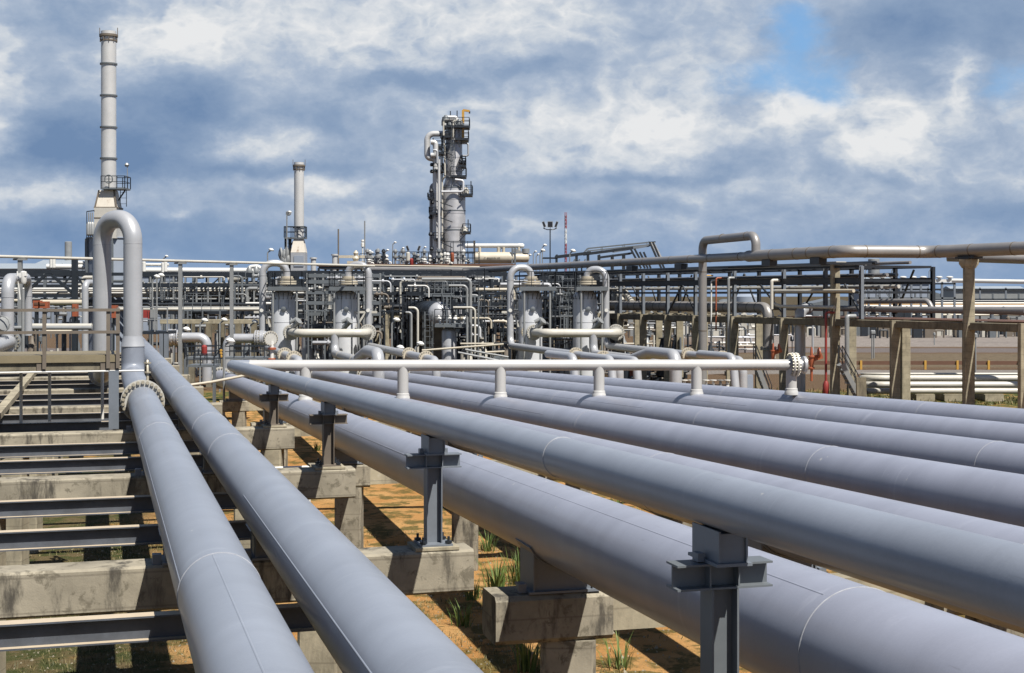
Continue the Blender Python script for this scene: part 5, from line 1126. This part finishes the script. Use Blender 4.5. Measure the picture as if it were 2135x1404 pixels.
for i in range(34):
    px = random.choice([random.uniform(640, 700), random.uniform(770, 1080), random.uniform(770, 1080), random.uniform(1125, 1195), random.uniform(300, 560)]); Y = random.uniform(96, 108); y0 = random.uniform(580, 660); y1 = y0+random.uniform(35, 80)
    k = MB(); q = P(px, y1, Y); z1 = CZ-(y0-HY)*Y/F; ladder(k, q, z1, .5, Xu, i % 2 == 0)
    w_ = random.uniform(1.0, 2.6); k.box(V(q.x+w_/2, q.y+.6, z1), (w_+.5, 1.2, .1)); rail(k, [V(q.x-.3, q.y, z1), V(q.x+w_, q.y, z1), V(q.x+w_, q.y+1.2, z1)], 1.0, step=.6, r=.02); k.bar(V(q.x+w_, q.y, 0), V(q.x+w_, q.y, z1), .1); k.bar(V(q.x, q.y, 0), V(q.x, q.y, z1), .1)
    mm = random.choice(['dark_steel', 'dark_steel', 'grey_steel']); LATER.append((px, mm, 'laddered platform', k.solo('laddered_platform', mm, '', 'platform', 'laddered platforms in the dense plant')))
# concrete wall beam and posts at left
k = MB(); k.cham(P(335, 671, 96), P(562, 671, 96), .4, .3, .02); k.solo('concrete_beam', 'concrete_pale', 'long pale concrete beam right of the tall loop', 'concrete beam')
for i, px in enumerate((378, 400, 436, 462, 497, 530)):
    k = MB(); k.bar(gz(px, 97), P(px, 672, 97), .36); k.solo('concrete_post', 'concrete_dark', 'short post under the pale concrete beam, %s from the left' % ORD[i], 'post', 'posts under the pale concrete beam')
k = MB(); k.cham(P(772, 659, 108), P(842, 659, 108), .4, .3, .02); k.solo('concrete_beam', 'concrete_pale', 'short pale concrete beam left of the dome ended drum', 'concrete beam')
for i, (px, y0, Y, w) in enumerate(((806, 656, 107, .24), (790.5, 679, 107, .22), (783, 668, 112, .2))):
    k = MB(); k.cham(gz(px, Y), P(px, y0, Y), w*1.6, w*1.6, .02); k.solo('concrete_post', 'concrete_pale', 'lit concrete post left of the dome ended drum, %s' % ['tallest', 'middle', 'leftmost'][i], 'post')
# small loops at left
fp = fillet([P(16, 760, 60), P(16, 582, 60), P(59, 580, 64), P(59, 700, 64)], .62, 9)
k = MB(); n_ = len(fp); k.tube(fp, [.26-.09*max(0, min(1, (i-n_*.35)/(n_*.4))) for i in range(n_)], 24)
t = thing('pipe_loop', 'small silver pipe loop at the left edge with a white junction at its top', 'pipe loop', gz(16, 60)); k.build('loop_pipe', 'silver', t)
k = MB(); k.ring(P(16, 620, 60), Zu, .26, .01, .02, 24); k.ring(P(59, 618, 64), Zu, .17, .01, .02, 24); k.build('weld_ring', 'weld', t)
k = MB(); k.box(P(48, 573, 61), (.28, .25, .2), V(.9, 0, .3).normalized(), Yu, V(-.3, 0, .9).normalized()); k.lathe([(.1, 0), (.14, .1), (.14, .5), (.05, .55)], P(49, 592, 61), Zu, 10); k.tube([P(36, 566, 61), P(38, 590, 61), P(42, 625, 61)], .03, 6); k.build('instrument', 'white_paint', t)
k = MB(); k.tube([P(48, 760, 60.5), P(48, 604, 60.5)], .07, 10); k.solo('standpipe', 'galv', 'thin pale pipe standing inside the small loop at the left edge', 'pipe')
k = MB(); k.tube([gz(177.5, 88), P(177.5, 590, 88), P(206, 590, 90), gz(206, 90)], .2, 20, .4, 8); k.solo('pipe_loop', 'silver', 'silver pipe loop partly hidden behind the tall loop, left of it', 'pipe loop')
t = thing('flanged_pipe', 'grey pipe end with bolted flange at the left edge above the platform', 'pipe', gz(-10, 58))
k = MB(); k.tube([P(-60, 740, 55), P(18, 713, 60)], .3, 24); k.build('pipe_body', 'silver', t); flange(t, P(20, 712, 60.2), P(20, 712, 60.2)-P(-60, 740, 55), .46, .07, 18, .05, br=.03, m='galv')
k = MB(); k.lathe([(.1, -.2), (.3, -.18), (.3, .18), (.1, .2)], P(8, 676, 59), V(.6, -1, .2), 16); k.tube([P(8, 676, 59)+V(math.cos(a)*.34, -.3, math.sin(a)*.34) for a in [i*math.pi/6 for i in range(13)]], .025, 6); k.solo('gate_valve', 'galv', 'small hand wheel valve at the left edge by the small loop', 'valve')
for i, (px, y0, y1, w, mm) in enumerate(((78.5, 627, 643, .27, 'orange_paint'), (91.5, 629, 643, .34, 'orange_paint'), (157, 634, 660, .16, 'orange_paint'), (237, 637, 663, .26, 'orange_paint'))):
    Y = 86; m = Y/F; a = P(px, (y0+y1)/2, Y); h = (y1-y0)*m
    t = thing('orange_box', 'orange equipment box %s' % ['narrow, right of the small loop', 'square, right of the small loop', 'thin, left of the tall loop', 'seen between the legs of the tall loop'][i], 'box', a-Zu*h/2)
    k = MB(); k.cham(a-Zu*h/2, a+Zu*h/2, w*1.7, .5, .03); k.build('cabinet', mm, t)
    k = MB(); k.box(a+V(0, -.27, h*.1), (w*.9, .03, h*.3)); k.build('door_plate', 'rail_brown', t)
    k = MB(); k.bar(V(a.x, a.y, 0), a-Zu*h/2, .1); k.build('stand', 'dark_steel', t)
# access platform right of the tall loop
Y = 62; m = Y/F
t = thing('access_platform', 'small dark access platform with panels right of the tall loop', 'platform', gz(325, Y))
k = MB(); k.box((P(297, 694, Y)+P(350, 694, Y))/2+Yu*.8, (53*m, 1.6, .14)); k.build('deck', 'dark_steel', t)
k = MB(); rail(k, [P(297, 692, Y), P(349, 692, Y)], 1.05, step=.55, r=.025); k.build('railing', 'galv', t)
for px in (338, 346): k = MB(); k.hcol(gz(px, Y), CZ-(696-HY)*m, .2, .2, Xu); k.build('support_column', 'blue_steel', t)
k = MB(); k.box(P(320, 668, Y+.3), (.28, .06, .95)); k.build('panel', 'galv', t)
k = MB(); k.box(P(303, 655, Y+.4), (.18, .1, .35)); k.box(P(311, 657, Y+.4), (.1, .1, .4)); k.build('panel', 'red_paint', t)
for i, (x0, x1, y0, y1, Y) in enumerate(((386, 448, 727, 745, 70), (467, 551, 727, 745, 70), (390, 446, 745, 761, 66), (1030, 1060, 722, 745, 88), (1130, 1225, 712, 728, 94))):
    h = (y1-y0)*Y/F*1.25; zb = CZ-(y1-HY)*Y/F; a, b = gz(x0, Y)+Zu*zb, gz(x1, Y)+Zu*zb
    t = thing('railed_walkway', 'dark railed walkway %s' % ['left of the header bend, behind the stairs', 'directly above the header bend', 'low, beside the stairs left of the header bend', 'right of the dome ended drum', 'between the right pair of vessels'][i], 'walkway', gz((x0+x1)/2, Y))
    k = MB(); k.box((a+b)/2+Yu*.7-Zu*.06, ((b-a).length, 1.4, .1)); k.build('deck', 'grey_steel', t)
    k = MB(); rail(k, [a, b], h, step=.55, r=.022); k.build('railing', 'dark_steel', t); k = MB(); rail(k, [a+Yu*1.4, b+Yu*1.4], h, step=.8, r=.022); k.build('railing', 'dark_steel', t)
    for q in (a, b): k = MB(); k.bar(V(q.x, q.y, 0), q-Zu*.1, .1); k.build('leg', 'grey_steel', t)
k = MB(); k.lathe([(.12, 0), (.14, .1), (.14, .42), (.05, .5)], P(426, 741, 68), Zu, 12); k.solo('fire_extinguisher', 'red_paint', 'red canister on the railing left of the header bend', 'canister')
t = thing('warning_board', 'black and yellow striped board left of the header bend', 'sign', P(460, 750, 69)-Zu*.3)
k = MB(); k.box(P(460, 737, 69), (.17, .06, .55)); k.build('board', 'dark_steel', t)
for i in range(3): k = MB(); k.lathe([(.02, -.01), (.07, 0), (.02, .01)], P(461, 731+i*6, 68.96), Yu, 12); k.build('stripe', 'yellow_paint', t)
# ------------------------------------------------------------------ dome ended drum and its stand
dc = P(917, 655, 98); U_ = V(-.2897, 1, 0).normalized(); R = .84
t = thing('horizontal_drum', 'horizontal drum with pale domed end, standing on a thick cylinder in mid plant', 'vessel', V(dc.x, dc.y, 0)+U_*3)
k = MB(); prof = [(R*math.sin(i*math.pi/16), -.62*math.cos(i*math.pi/16)) for i in range(9)]
k.lathe(prof+[(R, .02)], dc, U_, 32); k.build('domed_end', 'silver', t)
k = MB(); k.lathe([(R, .02), (R+.03, .03), (R+.03, 8.6), (R*.8, 9.0), (.1, 9.3)], dc, U_, 32); k.build('drum_shell', 'dark_steel', t)
for s_ in (1, 2.4, 3.8, 5.2, 6.6, 8): k = MB(); k.ring(dc+U_*s_, U_, R+.03, .02, .08, 32); k.build('band', 'dark_steel', t)
# painted pipe outlines on the dome
def domept(dx, dz):
    rr = min(.97, math.hypot(dx, dz)/R); return dc+Xu*dx+Zu*dz-U_*(.62*math.sqrt(1-rr*rr)+.02)-U_*.0
for pts in ([(-.12, .5), (-.02, .44), (.02, .55)], [(-.1, -.6), (-.1, .2), (.0, .25), (.18, .3), (.18, .05), (.1, 0), (.12, -.35)], [(.3, -.02), (.44, .02), (.44, -.25), (.3, -.28), (.3, -.02)]):
    k = MB(); k.tube([domept(*p) for p in pts], .018, 6, .05); k.build('trace_tube', 'grey_steel', t)
for zz_ in (2.0, 7.0): k = MB(); q = dc+U_*zz_; k.box(V(q.x, q.y, (q.z-R)/2+.1), (1.5, .5, q.z-R*.8), V(U_.y, -U_.x, 0), U_); k.build('saddle', 'concrete_dark', t)
t = thing('cylinder_boot', 'thick upright grey cylinder under the railed platform below the domed drum', 'vessel', gz(936.5, 95.5))
m = 95.5/F; c = gz(936.5, 95.5); k = MB(); k.lathe([(15.6*m, 0), (15.6*m, CZ-(692-HY)*m), (13*m, CZ-(686-HY)*m), (6*m, CZ-(682-HY)*m)], c, Zu, 32); k.build('shell', 'silver', t)
k = MB(); k.ring(c+Zu*(CZ-(721-HY)*m), Zu, 15.6*m, .01, .02, 32); k.build('weld_ring', 'weld', t)
a, b = P(907, 679, 95), P(978, 679, 95)
k = MB(); k.box((a+b)/2+Yu*.9, (b.x-a.x, 2.6, .22)); k.build('platform_deck', 'grey_steel', t)
k = MB(); rail(k, [a+Yu*-.4+Zu*.1, b+Yu*-.4+Zu*.1, b+Yu*2.1+Zu*.1], .98, step=.6, r=.026); k.build('platform_railing', 'dark_steel', t)
k = MB(); ladder(k, gz(893, 95), CZ-(650-HY)*95/F, .5, Xu, True); k.build('cage_ladder', 'grey_steel', t)
for i, dx in enumerate((918, 938, 947, 965)): k = MB(); k.lathe([(.06, 0), (.09, .3), (.16, .35), (.05, .6)], P(dx, 676, 95.6), V(.2*(i-1), 0, 1), 10); k.build('valve', 'white_paint', t)
for i, (x0, x1, y0, y1, r, mm) in enumerate(((880, 981, 582.5, 738, .11, 'galv'), (936, 974, 596, 738, .08, 'galv'), (945, 990.5, 641.5, 736, .07, 'white_pipe'), (852, 871, 642, 738, .08, 'white_pipe'), (846, 857.5, 652, 735, .08, 'galv'))):
    pipe('bent_pipe', 'pale pipe bent over and dropping down, %s' % ['tallest, right of the domed drum', 'inner, right of the domed drum', 'lowest, right of the domed drum', 'left of the domed drum beside its ladder', 'farther left of the domed drum'][i], [P(x0, y0, 94-i*.3), P(x1, y0, 94-i*.3), P(x1, y1, 94-i*.3)], r, mm, bend=.3)
for i, (x0, y0, x1, y1, Y) in enumerate(((960, 717, 1050, 717, 90), (880, 731, 1050, 718, 86), (1012, 735, 1052, 733, 84), (955, 735, 1040, 752, 82), (970, 729, 1060, 745, 84))):
    pipe('thin_pipe', 'thin pale pipe near the ground right of the thick upright cylinder, %s from the top' % ORD[i], [P(x0, y0, Y), P(x1, y1, Y)], .06, 'cream_pipe' if i < 3 else 'galv', n=8)
k = MB(); k.box((P(886, 615, 104)+P(946, 615, 104))/2, (60*104/F, 2.2, .25)); rail(k, [P(886, 613, 103), P(946, 613, 103)], 1.0, step=.6); k.solo('high_walkway', 'grey_steel', 'short grey walkway above the domed drum', 'walkway')
k = MB(); k.lathe([(.1, -1.0), (.25, -.95), (.25, .95), (.1, 1.0)], P(812, 631, 116), Xu, 18); k.solo('white_drum', 'cream_pipe', 'cream drum below the pipe bank left of the domed drum', 'drum')
# ------------------------------------------------------------------ dense process piping between vessels and racks
random.seed(5)
mats_ = ['galv', 'dark_steel', 'white_pipe', 'grey_steel', 'dark_steel', 'dark_steel', 'brown_steel', 'silver', 'dark_steel', 'grey_steel']
for i in range(280):
    px = random.choice([random.uniform(790, 1070), random.uniform(560, 700), random.uniform(1290, 1700), random.uniform(640, 700), random.uniform(775, 910), random.uniform(985, 1075), random.uniform(1140, 1200), random.uniform(1270, 1300), random.uniform(495, 570), random.uniform(300, 560), random.uniform(0, 190)])
    Y = random.uniform(104, 132)+(20 if px > 1290 else 0); y0 = random.uniform(575, 690) if px < 1290 else random.uniform(655, 690); y1 = min(740, y0+random.uniform(30, 130)); r = random.choice([.05, .06, .08, .11, .15])
    a = P(px, y0, Y); k = MB(); k.tube([V(a.x+random.choice([-.8, .8]), a.y, a.z), a, V(a.x, a.y, max(.1, CZ-(y1-HY)*Y/F))], r, 8, .25)
    if random.random() < .5: k.lathe([(.06, -.25), (.2, -.2), (.2, .2), (.06, .25)], V(a.x, a.y, a.z-random.uniform(.6, 2)), Zu, 10)
    mm = random.choice(mats_); LATER.append((px, mm, 'riser pipe', k.solo('riser', mm, '', 'pipe', 'slim risers in the dense process piping')))
for i in range(210):
    x0 = random.choice([random.uniform(640, 1075), random.uniform(780, 1060), random.uniform(1290, 1560), random.uniform(1290, 1560), random.uniform(200, 500), random.uniform(780, 980), random.uniform(990, 1060), random.uniform(640, 690), random.uniform(1125, 1180), random.uniform(500, 540)]); Y = random.uniform(98, 130)+(18 if x0 > 1280 else 0)
    y = random.uniform(570, 725) if x0 < 1280 else random.uniform(662, 730); x1 = x0+random.uniform(25, 110); r = random.choice([.04, .05, .07, .09, .13])
    k = MB(); k.tube([P(x0, y, Y), P(x1, y, Y), P(x1, y+random.uniform(6, 25), Y)], r, 8, .3)
    for j in range(2):
        if random.random() < .6: k.ring(P(random.uniform(x0, x1), y, Y), Xu, r, .09, .12, 10)
    mm = random.choice(['white_pipe', 'cream_pipe', 'galv', 'dark_steel', 'dark_steel', 'silver', 'brown_steel', 'white_paint', 'vessel_silver', 'yellow_paint' if i % 30 == 0 else 'dark_steel']); LATER.append(((x0+x1)/2, mm, 'level branch pipe', k.solo('branch_pipe', mm, '', 'pipe', 'short branch pipes in the dense process piping')))
for i in range(130):
    px = random.choice([random.uniform(780, 1080), random.uniform(200, 560), random.uniform(1290, 1560), random.uniform(640, 690), random.uniform(780, 900), random.uniform(960, 1060), random.uniform(1130, 1190), random.uniform(350, 560), random.uniform(60, 190), random.uniform(1290, 1420)]); Y = random.uniform(98, 126); q = gz(px, Y); h = random.uniform(.8, 3.2)
    k = MB(); w = random.uniform(.4, 1.1); k.box(q+Zu*.15, (w*1.5, 1, .3)); k.lathe([(w*.3, .3), (w*.45, .4), (w*.45, h*.7), (w*.25, h*.8), (w*.12, h), (w*.3, h), (w*.3, h+.08)], q, Zu, 12); k.tube([q+V(-w, 0, .5), q+V(w, 0, .5), q+V(w, 0, h*1.1)], .08, 8, .15)
    mm = random.choice(['dark_steel', 'galv', 'brown_steel', 'white_pipe', 'grey_steel', 'dark_steel', 'orange_paint' if i % 12 == 0 else 'dark_steel']); LATER.append((px, mm, 'ground pump', k.solo('pump_unit', mm, '', 'pump', 'ground units in the dense plant')))
# valve platform stubs above the white horizontal run (hangers of the overhead pipe)
for i, px in enumerate((808, 874, 910)):
    k = MB(); q = P(px, 566, bnd.y+3); k.box(q, (.4, .5, .3)); k.bar(V(q.x, q.y, 0), q, .26); k.solo('pipe_post', 'galv', 'pale post under the white far stretch of the overhead pipe, %s from the left' % ORD[i], 'post')
pipe('overhead_line', 'thin cream pipe just above the white far stretch of the overhead pipe', [P(640, 551.5, bnd.y+4), P(1000, 557, bnd.y+4)], .07, 'cream_pipe', n=10)
# upper equipment at (520-545, 560-580)
t = thing('valve_cluster', 'white bent pipes and valve at the right end of the thick left far pipe', 'pipe', gz(530, 116))
k = MB(); k.tube([P(517, 575, 116), P(517, 557, 116), P(545, 555, 116), P(545, 590, 116)], .16, 12, .4); k.build('bent_pipe', 'white_paint', t)
k = MB(); k.tube([P(476, 583, 115), P(500, 580, 115), P(512, 577, 115)], [.3, .3, .2], 16); k.build('cone_pipe', 'white_pipe', t)
for i in range(4): k = MB(); k.lathe([(.1, -.2), (.22, -.1), (.22, .2), (.08, .4)], P(520+i*7, 566+(i % 2)*7, 115.4), Zu, 10); k.build('valve', 'galv', t)

# ------------------------------------------------------------------ far plant row along the horizon
random.seed(33)
for i in range(26):
    px = random.uniform(-20, 2140); Y = random.uniform(262, 330); q = gz(px, Y); kind = i % 3; h = random.uniform(3.5, 7); w = random.uniform(2.5, 5)
    k = MB(); mm = random.choice(['shed_grey', 'grey_steel', 'shed_grey', 'grey_steel'])
    if kind == 0:
        k.lathe([(w*.6, 0), (w*.6, h), (w*.55, h+.1), (w*.1, h+.8)], q, Zu, 28); nm = 'storage tank'
    elif kind == 1:
        k.prism([(-w, -h/2), (w, -h/2), (w, h/2), (0, h/2+1), (-w, h/2)], q+Zu*h/2, q+Zu*h/2+Yu*10); nm = 'shed'
    else:
        k.lathe([(1.2, -w), (1.5, -w*.8), (1.5, w*.8), (1.2, w)], q+Zu*h*.6, Xu, 18); nm = 'horizontal vessel'
        for e in (-.5, .5): k.box(q+Xu*(e*w)+Zu*(h*.3), (.6, 1.6, h*.6))
    LATER.append((px, mm, 'far '+nm+' on horizon', k.solo(nm.replace(' ', '_'), mm, '', nm, 'far tanks and sheds on the horizon')))
# labels of the small repeats: colour, kind, where, and which one counted from the left
REG = [(190, 'behind the platform railing'), (560, 'right of the tall loop'), (640, 'around the first vessel'), (695, 'between the left pair of vessels'), (775, 'around the second vessel'), (880, 'left of the domed drum'), (985, 'around the domed drum'),
       (1080, 'right of the domed drum'), (1140, 'around the third vessel'), (1200, 'between the right vessels'), (1300, 'right of the fourth vessel'), (1460, 'left of the gooseneck'), (1745, 'right of the gooseneck'), (2020, 'left of the flared column'), (9999, 'right of the flared column')]
CW = {'galv': 'pale grey', 'dark_steel': 'dark', 'white_pipe': 'white', 'white_paint': 'bright white', 'grey_steel': 'mid grey', 'cream_pipe': 'cream', 'brown_steel': 'brown', 'silver': 'silver', 'vessel_silver': 'pale silver', 'yellow_paint': 'yellow', 'orange_paint': 'orange', 'shed_grey': 'blue grey'}
TENS = ['', '', 'twenty', 'thirty', 'forty', 'fifty']
def ordw(n): return ORD[n] if n < 20 else TENS[(n+1)//10]+('-'+ORD[(n+1) % 10-1] if (n+1) % 10 else 'th')
grp = {}
for px, mm, kind, o in LATER: grp.setdefault((kind, CW[mm], next(r for x, r in REG if px < x)), []).append((px, o))
for (kind, cw, reg), L in grp.items():
    L.sort(key=lambda e: e[0])
    for n, (px, o) in enumerate(L): o['label'] = '%s %s %s' % (cw, kind, reg) + (', %s from the left' % ordw(n) if len(L) > 1 else '')
# ------------------------------------------------------------------ grass and weeds
random.seed(11)
def blade(k, p, h, w, lean, a):
    d = V(math.cos(a), math.sin(a), 0); n = V(-d.y, d.x, 0)*w/2
    q1 = p+d*(lean*.35)+Zu*h*.6; q2 = p+d*lean+Zu*h
    k.add([p-n, p+n, q1+n*.7, q1-n*.7, q2], [(0, 1, 2, 3), (3, 2, 4)])
k = MB()
from mathutils import noise as mn
cnt = 0
while cnt < 26000:
    Y = random.uniform(9, 40)**1.0; X = random.uniform(-.36, .1)*Y+random.uniform(-.5, 1.5)
    v = mn.noise(V(X*.35, Y*.35, 3.1))+.5*mn.noise(V(X*1.1, Y*1.1, 8))
    tt_ = X+.2897*Y
    thr = .08 if tt_ > 2 else -.05
    if v < thr: 
        if random.random() > .05: continue
    blade(k, V(X, Y, 0), random.uniform(.025, .10), random.uniform(.008, .016), random.uniform(.02, .1), random.uniform(0, 6.28)); cnt += 1
for i in range(9000):
    Y = random.uniform(78, 95); X = random.uniform(8, 36)/60*Y
    if mn.noise(V(X*.2, Y*.4, 1.5)) < -.05: continue
    blade(k, V(X, Y, 0), random.uniform(.1, .3), .05, .1, random.uniform(0, 6.28))
k2 = MB()
for i in range(7000):
    Y = random.uniform(9, 38); X = random.uniform(-.37, .12)*Y; r_ = random.uniform(.008, .03)*(2 if random.random() < .06 else 1)
    p = V(X, Y, r_*.3); a = random.uniform(0, 6.28); v = [p+V(math.cos(a+q*2.09)*r_, math.sin(a+q*2.09)*r_*random.uniform(.6, 1), -r_*.4) for q in range(3)]+[p+V(random.uniform(-.3, .3)*r_, random.uniform(-.3, .3)*r_, r_*random.uniform(.4, .8))]
    k2.add(v, [(0, 1, 3), (1, 2, 3), (2, 0, 3)])
sg_ = k2.build('gravel', 'concrete_pale'); tag(sg_, 'loose pale stones scattered on the sandy soil', 'gravel'); sg_['kind'] = 'stuff'
go = k.build('grass', 'grass_blade'); tag(go, 'short dry grass and ground cover on the sandy soil', 'grass'); go['kind'] = 'stuff'
wl = [(1018, 1150, .55, 'below the second pipe post beam end'), (1036, 1235, .75, 'bushy, left of the near concrete pier cap'), (1085, 1215, .8, 'tall, touching the near pier cap'), (1110, 1185, .7, 'dark, under the nearest parallel pipe'), (965, 1305, .5, 'thin, below the second beam'), (1098, 1400, .7, 'leaning, left of the near concrete pier'), (1290, 1395, .6, 'right of the near concrete pier'),
      (985, 1250, .45, 'small, in the beam shadow'), (660, 940, .4, 'between the third and fourth beams'), (1000, 1060, .35, 'beside the second pipe post'), (1285, 1065, .5, 'green, in the gap behind the raised header'), (1330, 1085, .4, 'yellow, in the gap behind the raised header')]
for i, (px, py, h, d) in enumerate(wl):
    Yg = CZ*F/(py-HY); q = gz(px, Yg); k = MB()
    for j in range(60 if h > .6 else 34):
        a = random.uniform(0, 6.28); rr = random.uniform(0, .22*h/.5); blade(k, q+V(math.cos(a)*rr, math.sin(a)*rr, 0), h*random.uniform(.45, 1.1), random.uniform(.02, .04), h*random.uniform(.1, .55), a+random.uniform(-.5, .5))
    k.solo('weed_clump', 'weed_leaf', 'weed clump %s' % d, 'weed', 'weed clumps by the pipe supports')
